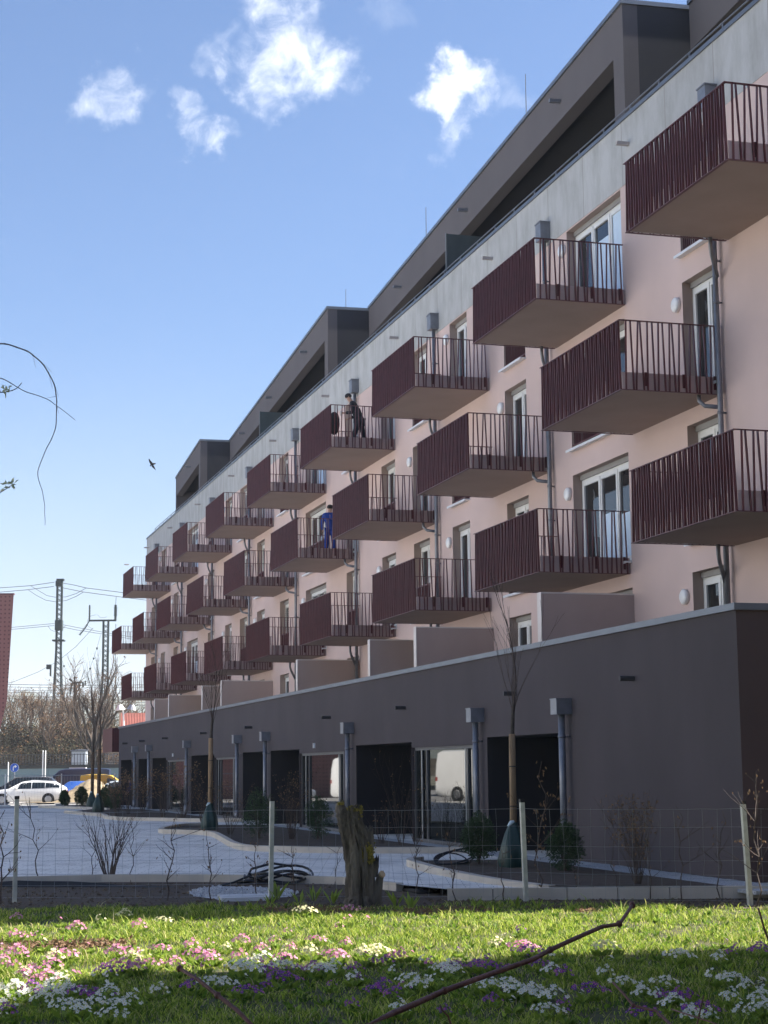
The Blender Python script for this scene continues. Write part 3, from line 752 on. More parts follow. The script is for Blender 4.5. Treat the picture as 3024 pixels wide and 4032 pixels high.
def sapling(px, py, tx, ty, rr, leaves=0, nside=4, thick=.010, label=None, z=ZG, group=None, lowleaf=0):
    b = at(px, py, z=z); t = at(tx, ty, y=b.y+rr.uniform(-.1, .1)); root = empty('sapling', b)
    mb = MB(); lf = MB(); v = t-b; n = 8; pts = []
    h = v.length
    for i in range(n+1):
        s = i/n; pts.append(v*s+Vector((rr.uniform(-1, 1), rr.uniform(-1, 1), 0))*.035*h*(0 if i in (0,) else 1))
    mb.tube(pts, [thick*(1-.7*i/n) for i in range(n+1)], 5, cap=False)
    ends = []
    for k in range(nside):
        i = rr.randint(2, n-1); a = rr.uniform(0, 6.28); dd = Vector((math.cos(a), math.sin(a)*.7, rr.uniform(.4, 1.1)))
        branch(mb, rr, pts[i], dd, h*rr.uniform(.12, .28), thick*.55, 1, .7, .3, 3, (1, 2), .6, ends)
    mb.build('stem', m_twig, root)
    for k in range(leaves):
        if rr.random() < .5 and ends: p, d = rr.choice(ends); p = p+rnd_dir(rr)*.03
        else:
            s = rr.uniform(.35 if not lowleaf else .1, 1); p = v*s+rnd_dir(rr)*.07
        leaf(lf, p, Vector((rr.uniform(-.6, .6), rr.uniform(-.6, .6), -1)), rr.uniform(.03, .06), rr.uniform(.015, .03), rr)
    if leaves: lf.build('dry_leaves', m_dry, root)
    tag(root, label, 'sapling', group)
    return root
rs = random.Random(11)
q6 = lambda x, y: (.5425*x, 2950+.5425*y)
qq = lambda x, y: (900+.6028*x, 2850+.6028*y)
qr = lambda x, y: (1500+.9186*x, 2300+.9186*y)
for b, t, lv, ns, th, lab in (
    (q6(5, 1125), q6(15, 440), 40, 6, .014, 'bare sapling with dry leaves at the left edge beside the leftmost fence post'),
    (q6(290, 965), q6(225, 350), 14, 5, .012, 'slender sapling with curled leaves at its top just right of the leftmost post'),
    (q6(665, 965), q6(690, 600), 4, 3, .009, 'thin twig sapling standing in front of the spreading bare shrub'),
    (q6(950, 965), q6(962, 470), 8, 4, .009, 'straight thin sapling just right of the spreading bare shrub'),
    (q6(1215, 1100), q6(1272, 520), 26, 6, .013, 'forked sapling with a leafy low branch before the gravel patch'),
    (q6(1530, 1095), q6(1500, 590), 8, 5, .010, 'bare sapling rising from the left end of the gravel'),
    (qq(185, 1130), qq(172, 770), 18, 5, .011, 'sapling with leafy side branches just left of the second fence post'),
    (qq(430, 1130), qq(408, 790), 8, 4, .012, 'reddish sapling standing beside the black hose coil'),
    (qq(695, 1050), qq(716, 780), 4, 4, .009, 'thin sapling with one low twig just left of the stump'),
    (qq(1235, 1110), qq(1225, 790), 10, 5, .010, 'thin sapling before the rounded end of the raised bed'),
    (qq(1485, 1155), qq(1440, 690), 12, 6, .011, 'bare sapling at the left end of the pale kerb wall'),
    (qr(525, 1355), qr(515, 1130), 4, 3, .009, 'short sapling just left of the third fence post'),
    (qr(675, 1345), qr(690, 760), 120, 7, .012, 'tall sapling hung with many dry brown leaves right of the third fence post'),
    (qr(840, 1340), qr(825, 1170), 5, 3, .009, 'short thin sapling against the round evergreen bush'),
    (qr(1005, 1345), qr(992, 980), 6, 4, .009, 'thin sapling left of the dense dry shrub'),
    (qr(1155, 1350), qr(1138, 1000), 8, 4, .009, 'thin sapling in front of the dense dry shrub'),
    (qr(1290, 1365), qr(1280, 950), 6, 4, .011, 'straight dark sapling midway along the kerb wall before the plain wall'),
    (qr(1455, 1350), qr(1462, 970), 4, 4, .010, 'sapling just left of the rightmost fence post'),
    (qr(1605, 1390), qr(1610, 800), 40, 9, .012, 'sapling with golden leaves just right of the rightmost fence post')):
    sapling(b[0], b[1], t[0], t[1], rs, lv, ns, th, lab, group='saplings planted along the fence', lowleaf=lv > 100)
def shrub(name, loc, h, spread, nst, label, leaves=0, leafmat=None, stem=.008, depth=2, seed=1, group=None, leafl=.045):
    rr = random.Random(seed); root = empty(name, loc); mb = MB(); lf = MB(); ends = []
    for k in range(nst):
        a = 6.28*k/nst+rr.uniform(-.3, .3); tilt = rr.uniform(.1, 1)*spread
        d = Vector((math.cos(a)*tilt, math.sin(a)*tilt, 1)); branch(mb, rr, Vector((math.cos(a)*.04, math.sin(a)*.04, -.02)), d, h*rr.uniform(.4, .52), stem, depth, .5, .5, 4, (1, 2), .62, ends)
    mb.build('stems', m_twig, root)
    for k in range(leaves):
        p, d = rr.choice(ends); leaf(lf, p+rnd_dir(rr)*.05-d*rr.uniform(0, .3), rnd_dir(rr), leafl*rr.uniform(.6, 1.3), leafl*.5, rr)
    if leaves: lf.build('leaves', leafmat or m_dry, root)
    return tag(root, label, 'shrub', group)
bs = at(434, 3468, z=ZG)
shrub('bare_shrub', bs, 1.22, .85, 11, 'wide spreading leafless shrub behind the fence at the edge of the paved yard', 24, stem=.016, depth=3, seed=4)
def evergreen(loc, r, h, label, seed, n=1500, group=None, cone=.6, ls=1.0):
    rr = random.Random(seed); root = empty('evergreen_bush', loc); mb = MB(); st = MB()
    for k in range(5):
        a = 6.28*k/5; st.tube([(0, 0, -.02), (math.cos(a)*r*.3, math.sin(a)*r*.3, h*.5), (math.cos(a)*r*.45, math.sin(a)*r*.45, h*.8)], [.012, .008, .003], 4, cap=False)
    lumps = [(rnd_dir(rr), rr.uniform(.75, 1.12)) for _ in range(14)]
    for k in range(n):
        d = rnd_dir(rr); s = rr.random()**.4
        bump_ = max(.72, max((lw if d.dot(ld) > .75 else .8) for ld, lw in lumps))
        z = (d.z*.5+.5); rr_ = r*(1-cone*.5*max(0, z-.3))
        p = Vector((d.x*rr_*s*bump_, d.y*rr_*s*bump_, h*.52+d.z*h*.5*s*bump_))
        for _ in range(3): leaf(mb, p+rnd_dir(rr)*.03, (d+rnd_dir(rr)*.8+Vector((0, 0, .4))), rr.uniform(.035, .06)*ls, .02*ls, rr)
    mb.build('leaves', m_ever, root); st.build('stems', m_twig, root)
    return tag(root, label, 'bush', group)
def bedpt(px, py): return at(px, py, z=.05)
evergreen(bedpt(*qr(420, 1200)), .31, .84, 'dark evergreen bush left of the nearest young tree with a green bag', 1, 1300)
evergreen(bedpt(*qr(790, 1228)), .29, .74, 'dark evergreen bush right of the near young tree, before the plain dark wall', 2, 1200)
evergreen(bedpt(*qq(200, 748)), .42, 1.15, 'brownish green bush behind the second fence post in the middle bed', 3, 1200)
evergreen(bedpt(*qq(585, 752)), .34, 1.0, 'dark evergreen bush just left of the stump in the middle bed', 4, 1100)
shrub('dry_shrub', bedpt(*qr(1100, 1285)), 1.3, .22, 26, 'dense upright dry shrub before the plain dark wall on the right', 420, m_dry, .006, 2, 7, leafl=.05)
shrub('dry_shrub', bedpt(*qq(410, 752)), 1.75, .35, 16, 'tall loose reddish brown shrub in the middle bed right of the second fence post', 200, m_dry, .008, 2, 8)
shrub('dry_shrub', bedpt(*qq(1000, 782)), 1.0, .5, 10, 'low bare twiggy shrub in the middle bed right of the stump', 50, m_dry, .007, 2, 9)
shrub('dry_shrub', bedpt(*qq(1130, 790)), 2.2, .3, 7, 'tall thin bare shrub with few stems in front of the large shop window', 40, m_dry, .009, 2, 10)
shrub('dry_shrub', bedpt(*qr(150, 1110)), 1.3, .5, 8, 'low bare shrub left of the large shop window', 30, m_dry, .007, 2, 20)
shrub('dry_shrub', bedpt(1150, 3290), 1.1, .5, 12, 'small bare twig shrub far left in the middle bed behind the fence', 60, m_dry, .007, 2, 12)
shrub('dry_shrub', bedpt(800, 3262), 1.35, .4, 14, 'dark twiggy shrub behind the second young tree with the green bag', 160, m_dry, .008, 2, 13)
shrub('dry_shrub', bedpt(905, 3285), 1.5, .4, 14, 'brown twiggy shrub to the right of the second young tree with the green bag', 200, m_dry, .008, 2, 14)
for i, (px, py, h) in enumerate(((505, 3190, 1.9), (560, 3192, 1.5), (640, 3205, 1.9), (720, 3212, 2.1), (460, 3196, 1.6))):
    shrub('dry_shrub', at(px, py+14, z=.05), h, .4, 12, ('dark brown shrub at the corner of the farthest recess', 'low brown shrub between the far downpipes', 'tall brown shrub before the third downpipe from the far end', 'tall thin shrub with orange leaves in the far bed', 'dark shrub at the left tip of the far bed')[i], 220, m_dry, .012, 2, 30+i, leafl=.08)
for i, (px, py, r, h) in enumerate(((254, 3172, .23, .72), (322, 3172, .34, .92), (415, 3182, .36, 1.05), (452, 3186, .34, 1.0))):
    evergreen(at(px, py, z=.05), r, h, ('dark narrow evergreen bush farthest left before the sand pile', 'dark bushy evergreen before the middle of the sand pile', 'dark evergreen right of the pair of far young trees', 'dark evergreen bush against the far corner of the dark ground floor')[i], 40+i, 1100, ls=1.7)
# young trees with matting and watering bags
def young_tree(base, h, hw, ht, label, seed, shoots=9, cr_=.5, r=.05, bag=True, z=.05, wrap=None):
    rr = random.Random(seed); root = empty('young_tree', base)
    t = MB(); t.tube([(0, 0, -.05), (.01, 0, hw), (.03, .01, ht*.93), (.05, 0, ht)], [r*.75, r*.7, r*.6, r*.5], 8, cap=False)
    tr = t.build('trunk', m_bark, root, True)
    c = MB(); ends = []
    for k in range(shoots):
        a = 6.28*k/shoots+rr.uniform(-.4, .4); tl = rr.uniform(.08, cr_); z_ = ht-rr.uniform(0, .25)
        branch(c, rr, Vector((.05, 0, z_)), Vector((math.cos(a)*tl, math.sin(a)*tl, 1)), (h-ht)*rr.uniform(.35, .6), r*.15, 2, .35, .5, 4, (1, 2), .6, ends, None, .0022)
    branch(c, rr, Vector((.05, 0, ht)), Vector((.03, 0, 1)), (h-ht)*.62, r*.28, 2, .3, .6, 5, (2, 3), .55, ends, None, .0022)
    c.build('crown', m_twig, root)
    w = MB(); w.tube([(0, 0, .35), (0, 0, hw*.6), (.005, 0, hw)], [r*1.08, r*1.0, r*.98], 14); o = w.build('trunk_wrap', wrap or m_wrap, root, True)
    w = MB()
    for zz in (.75*hw, .45*hw): w.tube([(0, 0, zz), (0, 0, zz+.018)], r*1.12, 14)
    w.build('tie', m_cap, o)
    if bag:
        w = MB(); n = 22; rings = ((0, .20), (.12, .23), (.35, .19), (.55, .13), (.68, .075), (.73, .07))
        for zz, rr_ in rings:
            for k in range(n):
                a = 6.283*k/n; f = 1+.16*math.sin(a*5+zz*3)+.05*math.sin(a*9)
                w.v.append((math.cos(a)*rr_*f-.02, math.sin(a)*rr_*f-.03, zz))
        for i in range(len(rings)-1):
            for k in range(n): w.f.append((i*n+k, i*n+(k+1) % n, (i+1)*n+(k+1) % n, (i+1)*n+k)); w.m.append(0)
        o = w.build('watering_bag', m_bag, root, True)
        w = MB(); w.tube([(-.12, -.06, .66), (-.07, -.08, .73), (-.02, -.09, .74)], [.02, .035, .02], 6); w.build('bag_flap', mat('bag_label', (.55, .66, .70), .4), o)
    return tag(root, label, 'tree', 'young trees with green watering bags')
m_fwrap = mat('brown_matting', (.10, .065, .04), .9, .3, 20)
t1 = bedpt(*qr(572, 1212)); young_tree(t1, 4.75, 2.18, 2.68, 'nearest young tree with matted trunk and green bag, before the rightmost recess', 3, 7, .30, .056)
t2 = bedpt(400+.6631*645, 2600+.6631*1005); young_tree(t2, 5.2, 2.55, 3.1, 'middle young tree with matted trunk and green bag, left of the second fence post', 5, 8, .22, .065)
t3 = at(388, 3197, z=.05); t4 = at(362, 3180, z=.05)
young_tree(t3, 6.6, 2.6, 3.4, 'right one of the two far young trees before the sand pile', 6, 9, .4, .075, wrap=m_fwrap)
young_tree(t4, 7.0, 2.6, 3.4, 'left one of the two far young trees before the sand pile', 8, 9, .4, .075, wrap=m_fwrap)

# hose coil
hb = at(1085, 3478, z=ZG); mb = MB(); rr = random.Random(2)
for k in range(7):
    a0 = rr.uniform(0, 6.28); rx = rr.uniform(.34, .52); ry = rr.uniform(.26, .42); cx = rr.uniform(-.12, .14); ty = rr.uniform(-.3, .3); zz = .03+.022*k; tilt = rr.uniform(-.12, .2)
    pts = []
    for i in range(23):
        a = a0+i/22*5.9; x = cx+rx*math.cos(a); y = ry*math.sin(a); pts.append((x, y, max(.02, zz+tilt*y+.05*math.sin(a*2+k))))
    mb.tube(pts, .020, 6)
mb.tube([(-.2, -.3, .03), (-.5, -.3, .14), (-.75, -.35, .05), (-.95, -.42, .02)], .020, 6); mb.tube([(.3, .1, .25), (.0, .25, .30), (-.35, .2, .22), (-.5, -.1, .06)], .020, 6)
tag(mb.build('hose_coil', mat('hose_black', (.012, .013, .016), .35, .2, 10), None, True, hb), 'loosely coiled black hose lying at the pale kerb behind the fence', 'hose')
hb = bedpt(*qr(300, 1200)); mb = MB()
for k in range(4):
    pts = [(.3*math.cos(a)*(1+.1*k)+.05*k, .2*math.sin(a), max(.015, .05+.03*k+.13*math.sin(a+.3*k))) for a in [i/16*5.6 for i in range(17)]]; mb.tube(pts, .013, 6)
tag(mb.build('hose_coil', MATS['hose_black'], None, True, hb), 'small black pipe loop in the near bed left of the evergreen bush', 'hose')

# ------------------------------------------------------------------ stump
m_stump = mat('old_bark', (.020, .015, .011), .95, .3, 11, 1.0, 40, col2=(.17, .145, .115), detail=12, stretch=(1, 1, .22))
m_moss = mat('moss', (.05, .048, .010), .95, .3, 20, .8, 90, col2=(.36, .28, .05), rand=.6)
m_cut = mat('cut_wood', (.42, .30, .18), .8, .2, 10)
sb = at(*qq(865, 1190), z=ZG); sroot = empty('tree_stump', sb); tag(sroot, 'mossy broken tree stump standing in front of the fence', 'stump')
def sp(x, y, dy=0): v = at(*qq(x, y), y=sb.y+dy); return v-sb
def gnarl(pts, rad, n, mb, seed):
    rr = random.Random(seed); b = len(mb.v); P_ = [Vector(p) for p in pts]
    ms = []
    for i in range(len(P_)-1):
        for k in range(6): ms.append((P_[i].lerp(P_[i+1], k/6), rad[i]+(rad[i+1]-rad[i])*k/6))
    ms.append((P_[-1], rad[-1]))
    ph = [rr.uniform(0, 6) for _ in range(4)]; ridge = [rr.choice((-.16, -.05, .03, .06, .08)) for _ in range(n)]
    for i, (p, r) in enumerate(ms):
        for k in range(n):
            a = 6.283*k/n; f = 1+.10*math.sin(3*a+ph[0]+i*.10)+.06*math.sin(7*a+ph[1]-i*.13)+ridge[k]*(.7+.5*math.sin(i*.7+k))+.05*math.sin(11*a+ph[2]+i*.9)*math.sin(i*1.3)+rr.uniform(-.03, .03)
            mb.v.append((p.x+math.cos(a)*r*f, p.y+math.sin(a)*r*f, p.z+(rr.uniform(-.06, .08) if i == len(ms)-1 else 0)))
    for i in range(len(ms)-1):
        for k in range(n): mb.f.append((b+i*n+k, b+i*n+(k+1) % n, b+(i+1)*n+(k+1) % n, b+(i+1)*n+k)); mb.m.append(0)
    e = b+(len(ms)-1)*n; mb.v.append(tuple(ms[-1][0]-Vector((0, 0, .03)))); c = len(mb.v)-1
    for k in range(n): mb.f.append((e+k, e+(k+1) % n, c)); mb.m.append(0)
mb = MB()
gnarl([sp(862, 1215), sp(858, 1120), sp(850, 960), sp(835, 800), sp(802, 680), sp(785, 600), sp(782, 560)], [.24, .185, .178, .175, .165, .155, .14], 52, mb, 1)
gnarl([sp(755, 640), sp(735, 560), sp(728, 512)], [.08, .075, .05], 12, mb, 2)
gnarl([sp(825, 640), sp(838, 575), sp(835, 548)], [.075, .065, .03], 12, mb, 3)
gnarl([sp(895, 900), sp(912, 780), sp(918, 690)], [.11, .075, .05], 12, mb, 4)
gnarl([sp(930, 1000), sp(955, 920), sp(968, 880)], [.09, .06, .03], 10, mb, 5)
mb.build('trunk', m_stump, sroot)
mb = MB(); gnarl([sp(960, 1180, -.08), sp(975, 1060, -.08), sp(995, 990, -.08)], [.075, .06, .045], 12, mb, 6); o = mb.build('side_stub', m_stump, sroot, True)
mb = MB(); q = sp(998, 985, -.10); mb.tube([q, q+Vector((.012, -.02, .012))], .046, 14); mb.build('cut_face', m_cut, o)
mb = MB(); rr = random.Random(4)
for cx, cy, n_, sx, sy in ((830, 560, 420, 34, 16), (858, 590, 220, 12, 36), (905, 835, 420, 32, 42), (800, 548, 120, 20, 10), (735, 520, 60, 16, 8), (872, 870, 120, 28, 26), (930, 880, 90, 12, 26)):
    for i in range(n_):
        x = rr.gauss(cx, sx*.6); y = rr.gauss(cy, sy*.6); p = sp(x, y, -.13 if cy > 700 else -.06+rr.uniform(-.07, .1)); mb.ball(p, rr.uniform(.005, .015), 5, 3, 0, .4)
mb.build('moss', m_moss, sroot)

# ------------------------------------------------------------------ car park and vehicles
def zpark(y): return -.02-.56*min(1, max(0, (y-91)/60.0))
mb = MB(); ys_ = [86.0, 90, 95, 102, 115, 130, 151, 188]
zz = [-.06]+[zpark(y)-.03 for y in ys_[1:]]
for i in range(len(ys_)-1): mb.quad((-70, ys_[i], zz[i]), (60, ys_[i], zz[i]), (60, ys_[i+1], zz[i+1]), (-70, ys_[i+1], zz[i+1]))
o = mb.build('car_park', m_asphalt); o['kind'] = 'structure'
m_tyre = mat('tyre', (.012, .012, .012), .85); m_rim = mat('rim', (.35, .35, .36), .35, .1, 5, metal=.7)
m_carglass = mat('car_glass', (.012, .016, .018), .03, .2, 2, spec=.7); m_plastic = mat('dark_plastic', (.015, .015, .016), .6)
m_lampred = mat('tail_lamp', (.30, .01, .01), .25); m_headl = mat('head_lamp', (.7, .72, .74), .1, spec=.7)
def paint(n, c, r=.25): return mat(n, c, r, .03, 2, spec=.6)
def vehicle(name, st, glz, wheels, wr, body_m, label, cat, loc, rz, mirror=None, lights=True, roof_rail=False, group=None, flip=1):
    """st: (s, zbot, zbelt, ztop, wlow, wbelt, wtop) along the length; front at small s"""
    root = empty(name, loc, rz); mb = MB(); n = len(st)
    Lm = st[-1][0]/2
    def ring(t):
        s, zb, zl, zt, wl, wb, wt = t; x = s-Lm
        h = [(wl*.90, zb), (wl, zb+.14), (wb, (zb+zl)/2+.05), (wb*.985, zl), ((wt+wb*.985)/2+.03, (zl+zt)/2), (wt, zt-.07 if zt-zl > .2 else zt-.02), (wt*.75, zt)]
        return [(x, -a, z) for a, z in h]+[(x, a, z) for a, z in reversed(h)]
    rg = [ring(t) for t in st]; m = len(rg[0])
    for r_ in rg: mb.v += r_
    for i in range(n-1):
        for k in range(m): mb.f.append((i*m+k, (i+1)*m+k, (i+1)*m+(k+1) % m, i*m+(k+1) % m)); mb.m.append(0)
    mb.f.append(tuple(range(m))); mb.m.append(0); mb.f.append(tuple(reversed(range((n-1)*m, n*m)))); mb.m.append(0)
    bo = mb.build('body', body_m, root, True)
    md = bo.modifiers.new('edge', 'EDGE_SPLIT'); md.split_angle = R(40)
    def lerp(i, f, k):     # point on the body skin between stations
        a, b = Vector(rg[i][k]), Vector(rg[i+1][k]); return a.lerp(b, f)
    for sgn in (0, 1):
        for (i0, f0, i1, f1, lo, hi) in glz['side']:
            ks = (3, 4, 5) if not sgn else (m-1-3, m-1-4, m-1-5)
            g = MB(); o_ = Vector((0, -.006 if not sgn else .006, 0)); N_ = 6
            cols_ = []
            tot0 = i0+f0; tot1 = i1+f1
            for q in range(N_+1):
                t = tot0+(tot1-tot0)*q/N_; i = min(int(t), n-2); f = t-i
                A, B, Cc = [lerp(i, f, k) for k in ks]
                l_ = A.lerp(B, lo*2) ; h_ = B.lerp(Cc, (hi-.5)*2)
                cols_.append((l_+o_, B+o_, h_+o_))
            for q in range(N_):
                for e in (0, 1): g.quad(cols_[q][e], cols_[q+1][e], cols_[q+1][e+1], cols_[q][e+1])
            g.build('window', m_carglass, root, True)
    for (i0, i1, nm) in glz['end']:
        g = MB(); k5, k3 = 5, 3
        a, b, c_, d_ = Vector(rg[i0][3]), Vector(rg[i0][m-4]), Vector(rg[i1][m-1-5]), Vector(rg[i1][5])
        nn = (b-a).cross(d_-a).normalized(); nn = nn if nn.x*(st[i0][0]-st[i1][0]) > 0 else -nn
        cen = (a+b+c_+d_)/4
        v = [cen+(p-cen)*.90+nn*.012 for p in (a, b, c_, d_)]; g.quad(*v); g.build(nm, m_carglass, root)
    for ws in wheels:
        for sg in (-1, 1):
            i = max(j for j in range(n) if st[j][0] <= ws); wl = st[i][4]
            x = ws-Lm; arch = MB(); arch.tube([(x, sg*(wl-.10), wr), (x, sg*(wl+.004), wr)], wr*1.16, 24); arch.build('wheel_arch', m_plastic, root)
            t = MB(); t.tube([(x, sg*(wl-.15), wr), (x, sg*(wl+.006), wr), (x, sg*(wl+.022), wr)], [wr, wr, wr*.93], 24); w_ = t.build('wheel', m_tyre, root)
            t = MB(); t.tube([(x, sg*(wl+.0225), wr), (x, sg*(wl+.030), wr)], [wr*.66, wr*.6], 20)
            for k in range(5):
                a = 6.283*k/5; t.box(x+math.cos(a)*wr*.3-.03, sg*(wl+.03)-.004, wr+math.sin(a)*wr*.3-.03, x+math.cos(a)*wr*.3+.03, sg*(wl+.03)+.004, wr+math.sin(a)*wr*.3+.03)
            t.build('rim', m_rim, w_)
    if lights:
        for sg in (-1, 1):
            z = st[0][1]+(st[0][2]-st[0][1])*.72; g = MB(); wl = st[1][5]
            g.box(st[0][0]-Lm-.015, sg*wl*.55-.16, z-.07, st[0][0]-Lm+.25, sg*wl*.55+.16, z+.07); g.build('headlight', m_headl, root)
            z = st[-1][1]+(st[-1][2]-st[-1][1])*.8; g = MB(); wl = st[-1][5]
            g.box(st[-1][0]-Lm-.14, sg*(wl-.10)-.11, z-.12, st[-1][0]-Lm+.02, sg*(wl-.10)+.115, z+.10); g.build('tail_light', m_lampred, root)
    if mirror:
        for sg in (-1, 1):
            g = MB(); g.ball((mirror[0]-Lm, sg*mirror[1], mirror[2]), mirror[3], 8, 6, 0, 0, (.8, 1.0, .8)); g.build('mirror', body_m, root, True)
    if roof_rail:
        for sg in (-1, 1):
            g = MB(); i0, i1 = roof_rail; y = sg*(st[i0][6]-.06)
            g.tube([(st[i0][0]-Lm, y, st[i0][3]-.01), (st[i0][0]-Lm+.15, y, st[i0][3]+.04), (st[i1][0]-Lm-.15, y, st[i1][3]+.04), (st[i1][0]-Lm, y, st[i1][3]-.01)], .02, 6); g.build('roof_rail', m_rim, root)
    if mirror and mirror[2] < 1.2:
        g = MB()
        for sg in (-1, 1):
            for s in glz.get('handles', ()): g.box(s-Lm, sg*(st[3][5]+.004)-.012, st[3][2]-.14, s-Lm+.2, sg*(st[3][5]+.004)+.012, st[3][2]-.11)
        if g.v: g.build('door_handles', body_m, root)
    tag(root, label, cat, group)
    return root
wagon = [(0, .32, .60, .66, .70, .70, .62), (.12, .22, .72, .78, .86, .84, .74), (.5, .18, .82, .88, .90, .88, .76), (1.25, .18, .92, .99, .91, .90, .72), (2.05, .18, .95, 1.40, .91, .90, .60), (2.5, .18, .95, 1.46, .91, .91, .61), (3.4, .18, .97, 1.45, .91, .91, .61), (4.05, .20, .99, 1.38, .91, .90, .59), (4.55, .24, 1.0, 1.10, .88, .87, .66), (4.72, .34, .92, .98, .80, .80, .62)]
wg = dict(side=[(3, .45, 5, .15, .05, .93), (5, .2, 6, .1, .05, .93), (6, .15, 7, .62, .08, .9)], end=[(3, 4, 'windscreen'), (8, 7, 'rear_window')], handles=(2.35, 3.2))
def ground_at(px, d):
    v = ray(px, 3033); q = Vector((v.x, v.y)).normalized()*d; return Vector((q.x, q.y, zpark(q.y)-.03))
m_wpaint = paint('white_paint', (.78, .78, .77)); m_black_p = paint('black_paint', (.012, .012, .014)); m_navy = paint('navy_paint', (.004, .012, .045), .4); m_yel = paint('yellow_paint', (.80, .48, .02), .4); m_blue = paint('blue_paint', (.02, .07, .28))
HD = R(-YAW*0-0)
def face_left(az_off=0): return -math.atan2(rt0.y, rt0.x)*-1+az_off
az = math.atan2(rt0.y, rt0.x)
vehicle('parked_car', wagon, wg, (.85, 3.68), .325, m_wpaint, 'white estate car parked side-on behind the construction fence', 'car', ground_at(112, 111), az+R(6), (1.72, .98, 1.0, .12), True, (5, 7))
suv = [(0, .35, .78, .86, .72, .72, .64), (.12, .25, .9, .97, .88, .86, .76), (.5, .2, 1.0, 1.06, .92, .90, .78), (1.15, .2, 1.08, 1.14, .93, .92, .74), (2.0, .2, 1.12, 1.68, .93, .92, .62), (2.5, .2, 1.12, 1.76, .93, .93, .64), (3.6, .2, 1.14, 1.76, .93, .93, .64), (4.3, .22, 1.16, 1.68, .93, .92, .62), (4.75, .28, 1.16, 1.28, .90, .89, .70), (4.85, .36, 1.05, 1.12, .82, .82, .64)]
vehicle('parked_car', suv, wg, (.9, 3.75), .35, m_black_p, 'dark people carrier with pale roof rails parked behind the white estate car', 'car', ground_at(90, 117), az+R(4), (1.7, 1.0, 1.15, .12), True, (4, 7))
van = [(0, .4, 1.0, 1.10, .80, .80, .70), (.15, .25, 1.15, 1.25, .96, .94, .80), (.75, .22, 1.25, 1.42, 1.0, .98, .78), (1.55, .22, 1.35, 2.15, 1.0, .99, .76), (2.0, .22, 1.38, 2.55, 1.0, .99, .78), (2.6, .22, 1.4, 2.68, 1.0, .99, .80), (4.5, .22, 1.4, 2.70, 1.0, .99, .80), (6.3, .22, 1.4, 2.68, 1.0, .99, .80), (6.55, .28, 1.4, 2.60, .97, .96, .76)]
vg = dict(side=[(2, .55, 4, .55, .02, .72)], end=[(2, 4, 'windscreen')])
dv = vehicle('delivery_van', van, vg, (1.15, 5.0), .36, m_navy, 'tall dark blue panel van parked in front of the grey barrier wall', 'van', ground_at(292, 163), az+R(3), (1.55, 1.15, 1.5, .15))
mb = MB(); mb.box(-.4, -.5, 2.70, 1.1, .5, 2.79); mb.build('roof_box', m_white, dv)
m_txtw = mat('van_lettering', (.62, .62, .64), .6); m_txto = mat('van_lettering_red', (.65, .16, .06), .6)
mb = MB(); rr = random.Random(8); x = .9
for k in range(11): w_ = rr.uniform(.10, .18); mb.box(x, -1.022, 1.50, x+w_, -1.012, 1.50+rr.uniform(.13, .22)); x += w_+.05
mb.build('lettering', m_txtw, dv); mb = MB(); x = 1.75
for k in range(6): w_ = rr.uniform(.08, .16); mb.box(x, -1.022, 1.22, x+w_, -1.012, 1.36); x += w_+.05
mb.build('lettering', m_txto, dv)
mb = MB(); mb.box(-.55, -1.02, 1.02, .05, -1.012, 1.22); mb.build('plate_sticker', m_txtw, dv)
yv = [(t[0], t[1], t[2]*.86, t[3]*.80, t[4]*.95, t[5]*.95, t[6]*.95) for t in van[:-3]]+[(3.9, .22, 1.2, 2.16, .95, .94, .76), (4.6, .22, 1.2, 2.12, .95, .94, .76), (4.75, .28, 1.2, 2.0, .92, .9, .7)]
vehicle('delivery_van', yv, vg, (1.0, 3.8), .33, m_yel, 'yellow delivery van beside the dark blue van, partly behind the sand pile', 'van', ground_at(425, 160), az+math.pi+R(2), (1.4, 1.1, 1.3, .14))
vehicle('parked_car', wagon, wg, (.85, 3.68), .325, m_blue, 'blue car between the white estate car and the sand pile', 'car', ground_at(300, 122), az+R(80), (1.72, .98, 1.0, .12))
vehicle('parked_car', wagon, wg, (.85, 3.68), .325, paint('silver_paint', (.42, .46, .48)), 'silver car half hidden behind the dark ground floor corner beside the yellow van', 'car', ground_at(455, 120), az+R(10), (1.72, .98, 1.0, .12))
# vehicles outside the picture that show in the shop windows
vehicle('delivery_van', van, vg, (1.15, 5.0), .36, m_wpaint, 'white van mirrored in the large shop window', 'van', (-7.0, 87.0, .0), R(60), (1.55, 1.15, 1.5, .15))
vehicle('delivery_van', van, vg, (1.15, 5.0), .36, m_wpaint, 'white van mirrored in the narrow shop window behind the stump', 'van', (-5.2, 104.0, -.2), R(70), (1.55, 1.15, 1.5, .15))
vehicle('parked_car', wagon, wg, (.85, 3.68), .325, m_wpaint, 'white car mirrored in the far shop window', 'car', (-2.5, 118.0, -.4), R(40), (1.72, .98, 1.0, .12))
